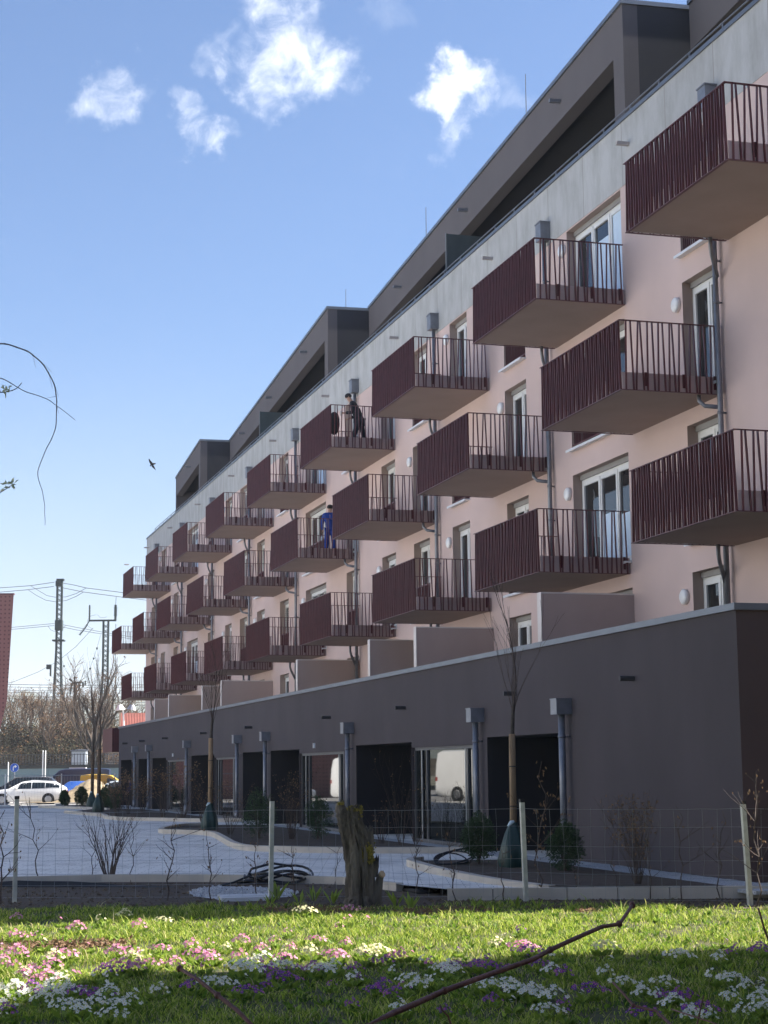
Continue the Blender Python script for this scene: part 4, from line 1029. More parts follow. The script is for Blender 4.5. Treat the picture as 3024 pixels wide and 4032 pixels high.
# sand pile
m_sand = mat('sand_heap', (.20, .155, .095), .95, .3, 3, .8, 18, col2=(.33, .26, .165))
tl = [(110, 3182), (150, 3168), (190, 3158), (235, 3146), (265, 3118), (300, 3096), (330, 3080), (350, 3069), (372, 3067), (392, 3072), (408, 3090), (425, 3102), (448, 3130), (470, 3160), (490, 3175)]
dS = 109.0; nx = 40; nyv = 14; mb = MB(); rr = random.Random(6)
def prof(px):
    for (a, b), (c, d) in zip(tl, tl[1:]):
        if a <= px <= c: return b+(d-b)*(px-a)/(c-a)
    return 3185
for j in range(nyv+1):
    t = j/nyv*2-1
    for i in range(nx+1):
        px = 110+380*i/nx; top = at(px, prof(px), d=dS); zb = -.12; h = max(0, top.z-zb)
        prof_y = max(0, 1-abs(t)**1.3)
        g = Vector((top.x, top.y, 0))+Vector((fw.x, fw.y, 0)).normalized()*t*3.2
        jt = rr.uniform(-.05, .05)*h if 0 < j < nyv else 0
        mb.v.append((g.x, g.y, zb+h*prof_y+jt))
for j in range(nyv):
    for i in range(nx): a = j*(nx+1)+i; mb.f.append((a, a+1, a+nx+2, a+nx+1)); mb.m.append(0)
tag(mb.build('sand_pile', m_sand, None, True), 'tan heap of sand and gravel behind the dark bushes', 'sand pile')
# blue direction sign
m_signb = mat('sign_blue', (.015, .09, .45), .4, .03); m_signw = mat('sign_white', (.8, .8, .8), .4, .03)
sc_ = at(56.5, 3023, d=122); root = empty('direction_sign', (sc_.x, sc_.y, zpark(sc_.y)-.03), -YAW); h = sc_.z-root.location.z
tag(root, 'round blue road sign with white arrow turning right on a grey pole', 'sign')
mb = MB(); mb.tube([(0, .05, 0), (0, .05, h+.3)], .035, 8); mb.build('pole', m_zinc, root)
mb = MB(); mb.tube([(0, .012, h), (0, 0, h)], .30, 28); pl = mb.build('sign_plate', m_signb, root)
mb = MB(); mb.tube([(0, .014, h), (0, .004, h)], .312, 28); mb.build('rim', m_signw, pl)
mb = MB(); pts = [(-.075, -.20), (-.075, -.02), (-.06, .05), (-.02, .085), (.04, .09)]; wv = .030
def strip(pts, wv):
    for (a, b), (c, d) in zip(pts, pts[1:]):
        t = Vector((c-a, d-b)).normalized(); n_ = Vector((-t.y, t.x))*wv
        mb.quad((a-n_.x, -.006, h+b-n_.y), (c-n_.x+t.x*.01, -.006, h+d-n_.y+t.y*.01), (c+n_.x+t.x*.01, -.006, h+d+n_.y+t.y*.01), (a+n_.x, -.006, h+b+n_.y))
strip(pts, wv); mb.add([(.03, -.0065, h+.205), (.19, -.0065, h+.09), (.03, -.0065, h-.025)], [(0, 2, 1)]); mb.build('arrow', m_signw, pl)
# construction fence of mesh panels
cf = empty('construction_fence', ground_at(22, 100)); tag(cf, 'grey site fence of wire mesh panels in front of the parked cars', 'fence')
m_site = mat('site_fence', (.42, .44, .45), .5, .1, 5, metal=.4)
posts_ = [ground_at(px, 100) for px in (-210, 22, 243, 452)]
for p in posts_:
    q = p-cf.location; mb = MB(); mb.tube([(q.x, q.y, 0), (q.x, q.y, 1.78)], .04, 6); mb.box(q.x-.3, q.y-.12, 0, q.x+.3, q.y+.12, .09); mb.build('post', m_white if p is posts_[1] else m_site, cf)
mb = MB()
for a, b in zip(posts_, posts_[1:]):
    a = a-cf.location; b = b-cf.location
    for z in (.15, .95, 1.68): mb.tube([(a.x, a.y, z), (b.x, b.y, z)], .018 if z > 1 else .01, 4)
    n = int((b-a).length/.16)
    for i in range(1, n): p = a+(b-a)*i/n; mb.tube([(p.x, p.y, .15), (p.x, p.y, 1.68)], .0035, 3, cap=False)
mb.build('mesh_panel', m_site, cf)
# slim poles
for px, y0, y1, d, r, lb in ((32, 3002, 3090, 118, .045, 'white metal pole standing left of the round blue sign'), (168, 2957, 3060, 176, .06, 'left of two thin pale poles rising before the bare trees'), (178, 2957, 3050, 176, .06, 'right of two thin pale poles rising before the bare trees')):
    b = ground_at(px, d); t = at(px, y0, d=d); mb = MB(); mb.tube([(0, 0, 0), (0, 0, t.z-b.z)], r, 6); o = mb.build('metal_pole', m_white, None, False, b); tag(o, lb, 'pole')
# barrier wall with fence
m_barr = mat('barrier_panel', (.15, .225, .245), .7, .06, .3, .1, 4)
m_bdark = mat('barrier_cap', (.03, .032, .03), .9)
dB = 186.0
def wpt(px, d): v = ray(px, 3033); q = Vector((v.x, v.y)).normalized()*d; return q
A = wpt(-700, dB/math.cos(R(14))); B = wpt(900, dB-6); zt_ = at(60, 3028, d=dB).z
u_ = (B-A).normalized(); n_ = Vector((-u_.y, u_.x)); Ln = (B-A).length
bw = empty('barrier_wall', (A.x, A.y, -.9), math.atan2(u_.y, u_.x)); tag(bw, 'long grey green noise barrier wall behind the parked vehicles', 'wall')
mb = MB()
k = 0
while k*4 < Ln: mb.box(k*4+.02, 0, 0, k*4+3.98, .2, zt_+.9); k += 1
mb.build('panels', m_barr, bw)
mb = MB(); mb.box(0, -.12, zt_+.9, Ln, 1.6, zt_+1.28); mb.build('dark_cap', m_bdark, bw)  # dark box running along the barrier top
mb = MB()
x = 0
while x < Ln: mb.box(x, .6, zt_+1.28, x+.05, .65, zt_+2.4); x += .32
for z in (1.4, 2.3): mb.box(0, .61, zt_+z, Ln, .65, zt_+z+.06)
mb.build('railing', mat('rail_dark', (.06, .06, .06), .7), bw)
# embankment and trees behind it
m_emb = mat('embankment_ground', (.045, .033, .02), .95, .4, .4, .3, 3, col2=(.085, .065, .035))
mb = MB(); v0 = Vector((fw.x, fw.y, 0)).normalized(); r0_ = Vector((rt0.x, rt0.y, 0))
for d0_, d1_, za, zb in ((189, 205, .9, 3.2), (205, 300, 3.2, 3.6), (300, 320, 3.6, -.9)):
    a = v0*d0_; b = v0*d1_; mb.quad(a-r0_*140+Vector((0, 0, za)), a+r0_*140+Vector((0, 0, za)), b+r0_*140+Vector((0, 0, zb)), b-r0_*140+Vector((0, 0, zb)))
o = mb.build('embankment', m_emb); o['kind'] = 'structure'
m_far = mat('far_bark', (.028, .020, .015), .9, .25, 2, col2=(.065, .045, .032)); m_fart = mat('far_twig', (.075, .048, .032), .9, .3, .5, col2=(.17, .11, .07))
m_oleaf = mat('old_leaf', (.11, .055, .022), .9, .3, 1, col2=(.24, .135, .06), rand=.6)
m_golive = mat('olive_leaf', (.03, .03, .012), .9, .3, 1, col2=(.09, .075, .035), rand=.6)
def bare_tree(seed, h, r, sp_, leaves=0, lm=None, twigs=3):
    rr = random.Random(seed); root = empty('bare_tree'); mb = MB(); tw = MB(); ends = []
    tr = h*rr.uniform(.18, .26); mb.tube([(0, 0, -.3), (rr.uniform(-.1, .1), 0, tr)], [r, r*.8], 7, cap=False)
    mainends = []
    for k in range(6):
        a = 6.28*k/6+rr.uniform(-.4, .4); tl = rr.uniform(.35, 1.0)*sp_
        branch(mb, rr, Vector((0, 0, tr*rr.uniform(.7, 1.05))), Vector((math.cos(a)*tl, math.sin(a)*tl, 1)), h*rr.uniform(.26, .40), r*.5, 2, .55, .4, 5, (2, 3), .66, mainends, None, .022)
    branch(mb, rr, Vector((0, 0, tr)), Vector((0, 0, 1)), h*.36, r*.7, 2, .5, .5, 5, (2, 3), .66, mainends, None, .022)
    for p, d in mainends:
        for k in range(twigs):
            branch(tw, rr, p-d*rr.uniform(0, h*.05), (d+rnd_dir(rr)*.9).normalized(), h*rr.uniform(.05, .10), .020, 1, .8, .2, 3, (1, 3), .7, ends, 3, .010)
    t_ = mb.build('trunk', m_far, root); 
    if leaves:
        for k in range(leaves):
            p, d = rr.choice(ends); leaf(tw, p+rnd_dir(rr)*.25, rnd_dir(rr), rr.uniform(.10, .22), .14, rr, 1)
        tw.build('crown', [m_fart, lm or m_oleaf], root)
    else: tw.build('crown', m_fart, root)
    return root
tprot = [bare_tree(1, 10, .22, .9), bare_tree(2, 9, .2, 1.1, 260, m_oleaf), bare_tree(3, 8, .16, .8, 0), bare_tree(5, 7, .15, 1.2, 500, m_oleaf), bare_tree(9, 9.5, .34, 1.35, 60)]
def put_tree(pi, px, d, h, zb, rz, lab, used={}):
    base = {0: 10, 1: 9, 2: 8, 3: 7, 4: 9.5}[pi]
    o = tprot[pi] if pi not in used else copy_tree(tprot[pi]); used[pi] = 1
    q = wpt(px, d); o.location = (q.x, q.y, zb); s = h/base*(.9 if h < 12 else 1); o.scale = (s, s, s); o.rotation_euler = (0, 0, rz)
    tag(o, lab, 'tree', 'bare trees behind the barrier wall')
for a in ((4, 372, 192, 13.0, .9, 0, 'largest dark bare tree with wide low limbs, right of the pylon with the tall mast'),
          (0, 170, 200, 10.5, 2.6, 1, 'bare tree in front of the foot of the tall pylon'),
          (3, 95, 205, 8.5, 3.0, 2, 'low bushy brown tree right of the red building'),
          (1, 40, 210, 9.5, 3.2, 3, 'brown bare tree half hidden by the red building'),
          (2, 215, 215, 9.0, 3.2, 4, 'slim bare tree just right of the tall pylon'),
          (3, 300, 214, 8.0, 3.2, 5, 'bushy tree with orange leaves left of the large dark tree'),
          (1, 440, 212, 9.5, 3.2, .5, 'bare tree with orange leaves between the shorter pylon and the red roof'),
          (2, 120, 235, 10.0, 3.4, 1.5, 'pale bare tree behind the low bushy tree near the red building'),
          (0, 260, 240, 10.0, 3.4, 2.5, 'pale bare tree standing between the two pylons'),
          (3, 470, 236, 8.0, 3.4, 3.5, 'orange brown bush tree behind the dark red box'),
          (1, 330, 245, 10.5, 3.4, 4.5, 'tall bare tree behind the large dark tree'),
          (2, 12, 240, 9.5, 3.4, 5.5, 'bare tree at the left edge behind the red building foot'),
          (3, 200, 198, 6.5, 2.2, .8, 'low brown bush tree behind the two thin poles'),
          (3, 250, 203, 6.0, 2.6, 2.8, 'low brown bush tree above the dark blue van roof'),
          (3, 400, 200, 6.0, 2.5, 4.1, 'low brown bush tree above the yellow van')): put_tree(*a)
def fshrub(seed, lm):
    rr = random.Random(seed); root = empty('undergrowth_bush'); mb = MB(); tw = MB(); ends = []
    for k in range(9):
        a = 6.28*k/9; branch(tw, rr, Vector((0, 0, -.1)), Vector((math.cos(a)*.9, math.sin(a)*.9, 1)), 1.5, .035, 2, .6, .3, 4, (2, 3), .7, ends, 3, .012)
    for k in range(900):
        p, d = rr.choice(ends); leaf(mb, p+rnd_dir(rr)*.45-d*rr.uniform(0, .8), rnd_dir(rr), rr.uniform(.12, .25), .16, rr)
    tw.build('stems', m_fart, root); mb.build('leaves', lm, root); return root
fs = [fshrub(1, m_golive), fshrub(2, m_oleaf), fshrub(3, m_golive)]
mfl = ('olive green', 'rusty brown', 'dull green')
for i, px in enumerate(list(range(-10, 500, 30))+list(range(0, 500, 34))):
    o = fs[i] if i < 3 else copy_tree(fs[i % 3]); q = wpt(px+random.uniform(-8, 8), (191.5 if i < 17 else 200)+random.uniform(0, 6)); o.location = (q.x, q.y, 1.0+random.uniform(0, .6)+(1.6 if i >= 17 else 0)); s = random.uniform(.7, 1.25)*(1 if i < 17 else 1.3); o.scale = (s*1.2, s*1.2, s); o.rotation_euler = (0, 0, i*1.3)
    tag(o, '%s scrubby bush growing on the bank behind the barrier wall' % mfl[i % 3], 'bush', '%s bushes on the bank' % mfl[i % 3])
# ------------------------------------------------------------------ pylons and wires
m_steel = mat('pylon_steel', (.035, .048, .048), .6, .15, 2, metal=.2)
m_cable = mat('cable', (.10, .11, .12), .6)
def pylon(px, pytop, d, wb, wt, label, arms):
    base = wpt(px, d); zt = at(px, pytop, d=d).z; zb = 2.5; root = empty('power_pylon', (base.x, base.y, zb), -YAW); H = zt-zb
    legs = [(-1, -1), (1, -1), (1, 1), (-1, 1)]
    def wz(z): return wb+(wt-wb)*min(1, z/(H*.62)) if z < H*.62 else wt
    for sx, sy in legs:
        mb = MB(); ps = [(sx*wz(z)/2, sy*wz(z)/2, z) for z in (0, H*.62, H)]
        for a, b in zip(ps, ps[1:]):
            r = .075; mb.hexa([(a[0]-r, a[1]-r, a[2]), (a[0]+r, a[1]-r, a[2]), (a[0]+r, a[1]+r, a[2]), (a[0]-r, a[1]+r, a[2]), (b[0]-r, b[1]-r, b[2]), (b[0]+r, b[1]-r, b[2]), (b[0]+r, b[1]+r, b[2]), (b[0]-r, b[1]+r, b[2])])
        mb.build('leg', m_steel, root)
    mb = MB(); z = 0
    while z < H-.5:
        w0 = wz(z)/2; hh = max(.62, w0*1.9); z2 = min(z+hh, H); w1 = wz(z2)/2
        for (sx, sy), (tx, ty) in zip(legs, legs[1:]+legs[:1]):
            mb.tube([(sx*w0, sy*w0, z), (tx*w1, ty*w1, z2)], .03, 4, cap=False); mb.tube([(tx*w0, ty*w0, z), (sx*w1, sy*w1, z2)], .03, 4, cap=False)
        z = z2
    mb.build('lattice', m_steel, root)
    return root, H, zb, base
p1, H1, zb1, b1_ = pylon(222, 2289, 226, 1.55, .60, None, None); tag(p1, 'tall slender lattice power pylon with two levels of wires', 'pylon')
p2, H2, zb2, b2_ = pylon(409, 2450, 222, 1.75, .62, None, None); tag(p2, 'shorter lattice pylon with a forked arm on top', 'pylon')
mb = MB(); mb.box(-.36, -.36, H1-.26, .56, .36, H1); mb.box(-.50, -.30, H1-.95, .33, .30, H1-.26); mb.build('head_frame', m_steel, p1)
zz1 = at(222, 2461, d=226).z-zb1; mb = MB(); mb.box(-.46, -.46, zz1-1.0, .46, .46, zz1+.3); mb.build('collar', m_steel, p1)
mb = MB(); q = at(200, 2640, d=226).z-zb1; mb.box(-1.5, -.2, q-.1, -.9, .2, q+.5); mb.box(-1.05, -.2, q-1, -.9, .2, q); mb.build('equipment_box', m_steel, p1)
q = at(205, 2533, d=226).z-zb1; mb = MB(); mb.box(-.75, -.6, q-.05, .75, .6, q+.15); mb.build('ring', m_steel, p1)
mb = MB(); mb.box(-2.2, -.12, H2-.1, 1.3, .12, H2+.12); mb.tube([(-2.1, 0, H2), (-2.1, 0, H2+2.0)], .09, 6); mb.tube([(1.2, 0, H2), (1.2, 0, H2+2.0)], .16, 6); mb.tube([(1.2, 0, H2+2), (1.25, 0, H2+3.0)], .03, 4)
for k in range(8): mb.tube([(-2.1, 0, H2+.3+.2*k), (-2.1, 0, H2+.36+.2*k)], .15, 6); mb.tube([(1.2, 0, H2+.6+.15*k), (1.2, 0, H2+.66+.15*k)], .24, 6)
mb.build('fork_arm', m_steel, p2)
mb = MB(); mb.tube([(-2.1, 0, H2), (-2.6, 0, H2-.9), (-3.3, 0, H2-1.8)], .07, 5)
for k in range(9): t = k/8; mb.tube([(-2.4-.9*t, 0, H2-.5-1.25*t), (-2.44-.9*t, 0, H2-.56-1.25*t)], .16, 6)
mb.build('insulator_string', m_steel, p2)
mb = MB(); mb.tube([(1.45, -.6, 0), (1.35, -.6, H2-.5)], .035, 5)
for k in range(8): mb.box(1.15, -.62, H2*.3+k*1.4, 1.42, -.58, H2*.3+k*1.4+.06)
mb.box(1.2, -.8, H2-4.2, 1.9, -.3, H2-3.7); mb.build('cable_riser', m_steel, p2)
def wire(name, pts, d, r, label, sag=0, m_=m_cable, parent=None):
    P_ = [at(x, y, d=d) for x, y in pts]; mb = MB()
    if len(P_) == 2:
        a, b = P_; P_ = [a.lerp(b, t/14)-Vector((0, 0, sag*4*(t/14)*(1-t/14))) for t in range(15)]
    mb.tube(P_, r, 4); o = mb.build(name, m_)
    return tag(o, label, 'cable', 'overhead wires') if label else o
wire('power_cable', [(-260, 2334), (-100, 2322), (120, 2306), (215, 2292)], 226, .042, 'upper cable running left from the top of the tall pylon')
wire('power_cable', [(-260, 2350), (-100, 2340), (110, 2322), (212, 2309)], 226, .042, 'lower cable running left from the top of the tall pylon')
wire('power_cable', [(233, 2293), (290, 2303), (340, 2315), (482, 2333), (640, 2353), (900, 2385)], 226, .042, 'upper cable running right from the top of the tall pylon')
wire('power_cable', [(232, 2311), (280, 2321), (330, 2331), (480, 2351), (640, 2371), (900, 2405)], 226, .042, 'lower cable running right from the top of the tall pylon')
wire('power_cable', [(122, 2307), (150, 2324), (185, 2345), (222, 2352), (260, 2350), (300, 2337), (338, 2316)], 226.3, .035, 'slack upper jumper loop across the tall pylon')
wire('power_cable', [(112, 2323), (145, 2345), (180, 2363), (222, 2370), (262, 2364), (300, 2348), (328, 2331)], 226.3, .035, 'slack lower jumper loop across the tall pylon')
wire('power_cable', [(-100, 2490), (50, 2470), (190, 2457), (215, 2455)], 226, .032, 'upper cable running left from the collar of the tall pylon')
wire('power_cable', [(-100, 2498), (50, 2478), (190, 2465), (214, 2463)], 226, .032, 'lower cable running left from the collar of the tall pylon')
wire('power_cable', [(230, 2456), (300, 2470), (440, 2495), (620, 2525)], 226, .032, 'upper cable running right from the collar of the tall pylon')
wire('power_cable', [(230, 2465), (300, 2480), (440, 2502), (620, 2535)], 226, .032, 'lower cable running right from the collar of the tall pylon')
wire('power_cable', [(188, 2464), (200, 2480), (214, 2486), (230, 2484), (246, 2476), (258, 2464)], 226.3, .028, 'small jumper loop at the collar of the tall pylon')
wire('power_cable', [(367, 2472), (300, 2545), (230, 2602), (150, 2646), (50, 2686), (-60, 2705)], 222, .03, 'long sagging cable from the short pylon down to the left')
wire('power_cable', [(366, 2478), (346, 2465), (344, 2445), (352, 2427), (378, 2420)], 222, .022, 'round wire loop left of the fork of the short pylon')
wire('power_cable', [(384, 2420), (395, 2432), (412, 2432), (420, 2428)], 222, .022, 'slack wire between the two fork tips of the short pylon')
wire('power_cable', [(230, 2560), (252, 2620), (275, 2670), (290, 2690)], 224, .018, 'thin guy wire with insulators running down right from the tall pylon')
wire('power_cable', [(396, 2500), (382, 2552), (369, 2590), (355, 2630), (338, 2672)], 224, .018, 'thin guy wire with insulators running down left from the short pylon')
for i, y in enumerate((2691, 2701, 2714, 2722, 2737, 2748, 2760, 2772)):
    wire('catenary_wire', [(-200, y-3), (720, y+2)], 236+i, .028 if i % 3 else .04, 'thin horizontal railway wire above the bare trees', .25)
mb = MB()
for x, y in ((252, 2620), (275, 2672), (279, 2676), (382, 2550), (369, 2590), (355, 2630)):
    q = at(x, y, d=224); mb.tube([q, q+Vector((0, 0, -.25))], [.16, .05], 6)
# catenary equipment
o = mb.build('insulators', m_steel); tag(o, 'small insulators strung on the guy wires between both pylons', 'insulators')
mb = MB()
def bar(x0, y0, x1, y1, r, d=234): mb.tube([at(x0, y0, d=d), at(x1, y1, d=d)], r, 5)
bar(285, 2690, 322, 2686, .14); bar(300, 2688, 300, 2722, .13); bar(311, 2688, 311, 2718, .13); bar(283, 2688, 280, 2722, .10); bar(276, 2705, 278, 2735, .10); bar(326, 2686, 327, 2706, .13); bar(336, 2680, 336, 2700, .1); bar(295, 2722, 320, 2716, .07)
bar(234, 2716, 260, 2713, .08); bar(248, 2714, 247, 2733, .12)
tag(mb.build('catenary_bracket', m_steel), 'dark railway catenary bracket with insulators between the pylons', 'bracket')
# street lamp with two shades
lp = wpt(487, 140); lz = at(487, 2800, d=140).z; root = empty('street_lamp', (lp.x, lp.y, -.8), -YAW); tag(root, 'white street lamp with two tilted shades in front of the red roof', 'street lamp')
mb = MB(); mb.tube([(0, 0, 0), (-.02, 0, (lz+.8)*.8), (-.10, 0, lz+.8)], [.09, .07, .06], 8); mb.build('pole', m_white, root)
for sg, x in ((-1, -.32), (1, .55)):
    mb = MB(); z = lz+.8; mb.tube([(0 if sg < 0 else 0, 0, z-.3), (x*.6, 0, z)], .04, 5); mb.tube([(x, 0, z+.02), (x+sg*.05, 0, z+.42)], [.40, .16], 10); mb.build('lamp_shade', m_rim if sg > 0 else m_white, root)
# house with red tiled roof
m_tile = mat('red_tiles', (.20, .060, .045), .8, .15, 1.5, .1, 20); m_brown = mat('brown_boards', (.10, .06, .04), .9, .2, 3, stretch=(4, 4, .3))
hc = wpt(500, 150); zr_ = at(500, 2803, d=150).z; ze = at(510, 2870, d=150).z
root = empty('red_roof_house', (hc.x, hc.y, -.8), -YAW+R(8)); tag(root, 'house with red tiled roof behind the far end of the building', 'house')
zr_ += .8; ze += .8
mb = MB(); mb.prism([(-.3, 3.0), (11.7, 3.0), (11.7, 9), (-.3, 9)], 0, ze+.1); mb.add([(-.3, 3.0, ze), (-.3, 9, ze), (-.3, 6, zr_-.15), (11.7, 3.0, ze), (11.7, 9, ze), (11.7, 6, zr_-.15)], [(0, 2, 1), (3, 4, 5)]); mb.build('wall', m_brown, root)
mb = MB(); n = 95
for side in (-1, 1):
    ye = 6+side*3.5; zz_ = ze-.25
    for i in range(n):
        x0 = -.7+13*i/n; x1 = x0+13/n; xm = (x0+x1)/2; d_ = .05
        mb.quad((x0, ye, zz_), (xm, ye, zz_+d_), (xm, 6, zr_+d_), (x0, 6, zr_)); mb.quad((xm, ye, zz_+d_), (x1, ye, zz_), (x1, 6, zr_), (xm, 6, zr_+d_))
mb.build('roof', m_tile, root)
mb = MB(); mb.box(-.75, 2.4, ze-.4, -.6, 6, ze-.2); mb.hexa([(-.78, 2.4, ze-.42), (-.62, 2.4, ze-.42), (-.62, 6, zr_-.15), (-.78, 6, zr_-.15), (-.78, 2.4, ze-.2), (-.62, 2.4, ze-.2), (-.62, 6, zr_+.08), (-.78, 6, zr_+.08)]); mb.build('barge_board', m_brown, root)
# pale fence and low building pieces by the far corner
q = wpt(448, 191); zt2 = at(448, 2968, d=191).z; root = empty('pale_gate', (q.x, q.y, .85), -YAW); tag(root, 'pale slatted gate under the dark red box at the far corner', 'gate')
mb = MB()
for i in range(18): mb.box(-.95+i*.105, 0, 0, -.91+i*.105, .05, zt2-.85)
mb.build('slats', m_site, root); mb = MB(); mb.box(-1, -.03, zt2-1.0, 1, -.001, zt2-.85); mb.box(-1, -.03, .1, 1, -.001, .2); mb.build('frame', m_site, root)
q = wpt(308, 189); root = empty('garden_shed', (q.x, q.y, 1.0), -YAW); zt2 = at(308, 2960, d=189).z; tag(root, 'pale grey shed with slatted front on the bank above the dark blue van', 'shed')
mb = MB(); mb.box(-.75, 0, 0, .75, 1.4, zt2-1.0); mb.build('wall', mat('shed_grey', (.42, .46, .50), .8), root); mb = MB(); mb.hexa([(-.9, -.15, zt2-1.0), (.9, -.15, zt2-1.0), (.9, 1.6, zt2-.85), (-.9, 1.6, zt2-.85), (-.9, -.15, zt2-.93), (.9, -.15, zt2-.93), (.9, 1.6, zt2-.78), (-.9, 1.6, zt2-.78)]); mb.build('roof', m_coping, root)
mb = MB()
for i in range(12): mb.box(-.7+i*.12, -.03, .05, -.63+i*.12, -.002, zt2-1.05)
mb.build('slats', m_white, root)
# red perforated building at the left
m_perf = mat('red_cladding', (.21, .085, .080), .55, .08, .4, metal=.15)
nt_ = m_perf.node_tree; vo = nt_.nodes.new('ShaderNodeTexVoronoi'); vo.inputs['Scale'].default_value = 3.2; vo.inputs['Randomness'].default_value = .12
tcx = nt_.nodes.new('ShaderNodeTexCoord'); nt_.links.new(tcx.outputs['Object'], vo.inputs['Vector'])
lt_ = nt_.nodes.new('ShaderNodeMath'); lt_.operation = 'LESS_THAN'; lt_.inputs[1].default_value = .22; nt_.links.new(vo.outputs['Distance'], lt_.inputs[0])
pb = nt_.nodes['Principled BSDF']; src = pb.inputs['Base Color'].links[0].from_socket; mxp = nt_.nodes.new('ShaderNodeMix'); mxp.data_type = 'RGBA'; mxp.inputs[7].default_value = (.10, .035, .033, 1)
nt_.links.new(lt_.outputs[0], mxp.inputs[0]); nt_.links.new(src, mxp.inputs[6]); nt_.links.new(mxp.outputs[2], pb.inputs['Base Color'])
dR = 128.0
tp = [at(54, 2342, d=dR), at(41, 2755, d=dR), at(17, 2876, d=dR), at(9, 2985, d=dR), at(7, 3045, d=dR)]
o0 = Vector((tp[0].x, tp[0].y, -.7)); root = empty('red_building', o0, -YAW); tag(root, 'dark red metal clad building cut off by the left edge', 'building')
def lx(p): return (p-o0).dot(rt0)
mb = MB(); prof_ = [(lx(p), p.z+.7) for p in tp]; prof_[-1] = (prof_[-1][0], 0)
sec = prof_+[(-24, 0), (-24, prof_[0][1])]
n = len(sec); mb.v = [(x, 0, z) for x, z in sec]+[(x-5.5, 16, z) for i, (x, z) in enumerate(sec)]
mb.f = [tuple(reversed(range(n))), tuple(range(n, 2*n))]+[(i, (i+1) % n, n+(i+1) % n, n+i) for i in range(n)]; mb.m = [0]*len(mb.f); mb.build('wall', m_perf, root)
mb = MB(); mb.box(-24, -.04, prof_[0][1]+.003, prof_[0][0]+.03, .3, prof_[0][1]+.12); mb.build('roof_edge', m_rail, root)
mb = MB(); 
for i in range(3): mb.box(prof_[2][0]-3.2-3*i, -.05, 2.2, prof_[2][0]-1.4-3*i, -.003, 4.2)
mb.build('window', m_glass, root)
# hills on the horizon
m_hill = mat('hill_forest', (.030, .045, .022), .95, .4, .03, col2=(.07, .08, .04))
mb = MB(); rr = random.Random(3); n = 160; dH = 2050
for i in range(n+1):
    px = -3200+7200*i/n; zt3 = at(px, 2775-22*math.sin(px/260.)-16*math.sin(px/97.+1)-9*math.sin(px/41.), d=dH).z+rr.uniform(-2, 7); q = wpt(px, dH); q2 = wpt(px, dH+330)
    q1 = wpt(px, dH-420)
    mb.v += [(q1.x, q1.y, -1.0), (q.x, q.y, zt3), (q2.x, q2.y, -1.0)]
for i in range(n): a = i*3; mb.f += [(a, a+3, a+4, a+1), (a+1, a+4, a+5, a+2)]; mb.m += [0, 0]
o = mb.build('hills', m_hill, None, True); o['kind'] = 'structure'

# ------------------------------------------------------------------ lawn grass and flowers
def ramp_mat(name, stops, rough=.6, transl=.4):
    m = bpy.data.materials.new(name); m.use_nodes = True; nt = m.node_tree; N = nt.nodes; L = nt.links; b = N['Principled BSDF']
    g = N.new('ShaderNodeNewGeometry'); r = N.new('ShaderNodeValToRGB'); el = r.color_ramp.elements
    while len(el) < len(stops): el.new(.5)
    for e, (p, c) in zip(el, stops): e.position = p; e.color = tuple(c)+(1,)
    L.new(g.outputs['Random Per Island'], r.inputs[0]); L.new(r.outputs[0], b.inputs['Base Color']); b.inputs['Roughness'].default_value = rough; b.inputs['Specular IOR Level'].default_value = .25
    t = N.new('ShaderNodeBsdfTranslucent'); L.new(r.outputs[0], t.inputs['Color']); ms = N.new('ShaderNodeMixShader'); ms.inputs[0].default_value = transl
    L.new(b.outputs[0], ms.inputs[1]); L.new(t.outputs[0], ms.inputs[2]); L.new(ms.outputs[0], N['Material Output'].inputs['Surface'])
    return m
m_grass = ramp_mat('grass_blade', [(0, (.05, .10, .014)), (.3, (.14, .23, .026)), (.55, (.31, .42, .045)), (.82, (.47, .54, .08)), (.93, (.54, .50, .18)), (1, (.58, .50, .28))])
m_weed = ramp_mat('weed_leaf', [(0, (.04, .09, .012)), (.6, (.16, .28, .03)), (1, (.34, .46, .06))])
fh2 = Vector((math.sin(YAW), math.cos(YAW), 0)); rh2 = Vector((math.cos(YAW), -math.sin(YAW), 0))
patches = [(Vector(at(120, 3733, z=ZG)[:2]), 1.0, .55), (Vector(at(300, 3720, z=ZG)[:2]), .55, .35), (Vector(at(1180, 3585, z=ZG)[:2]), .45, .5), (Vector(at(1750, 3590, z=ZG)[:2]), .6, .4), (Vector(at(1350, 3590, z=ZG)[:2]), .4, .3), (Vector(at(2320, 3590, z=ZG)[:2]), .12, .2)]
lim = [(p.x*rh2.x+p.y*rh2.y, p.x*fh2.x+p.y*fh2.y) for p in soil_front]
def edge_d(l):
    for (a, b), (c, d) in zip(lim, lim[1:]):
        if a <= l <= c: return b+(d-b)*(l-a)/(c-a)
    return lim[0][1] if l < lim[0][0] else lim[-1][1]
n = 230000
d = 4.6+(23.2-4.6)*rng.random(n)**.92; l = (rng.random(n)*2-1)*(.236*d+.5)
ed = np.interp(l, [q[0] for q in lim], [q[1] for q in lim])
x = l*rh2.x+d*fh2.x; y = l*rh2.y+d*fh2.y
keep = d < ed+.05+rng.normal(0, .10, n)
for c, rx, ry in patches: keep &= ~((((x-c.x)/rx)**2+((y-c.y)/ry)**2 < 1) & (rng.random(n) < .93))
tuft = np.sin(x*3.1+np.sin(y*2.3)*1.7)*np.cos(y*2.7+np.sin(x*1.9)*1.3)+.6*np.sin(x*8.3+1)*np.sin(y*7.1)
keep &= rng.random(n) < .62+.3*tuft
x, y, d, tuft = x[keep], y[keep], d[keep], tuft[keep]; n = len(x)
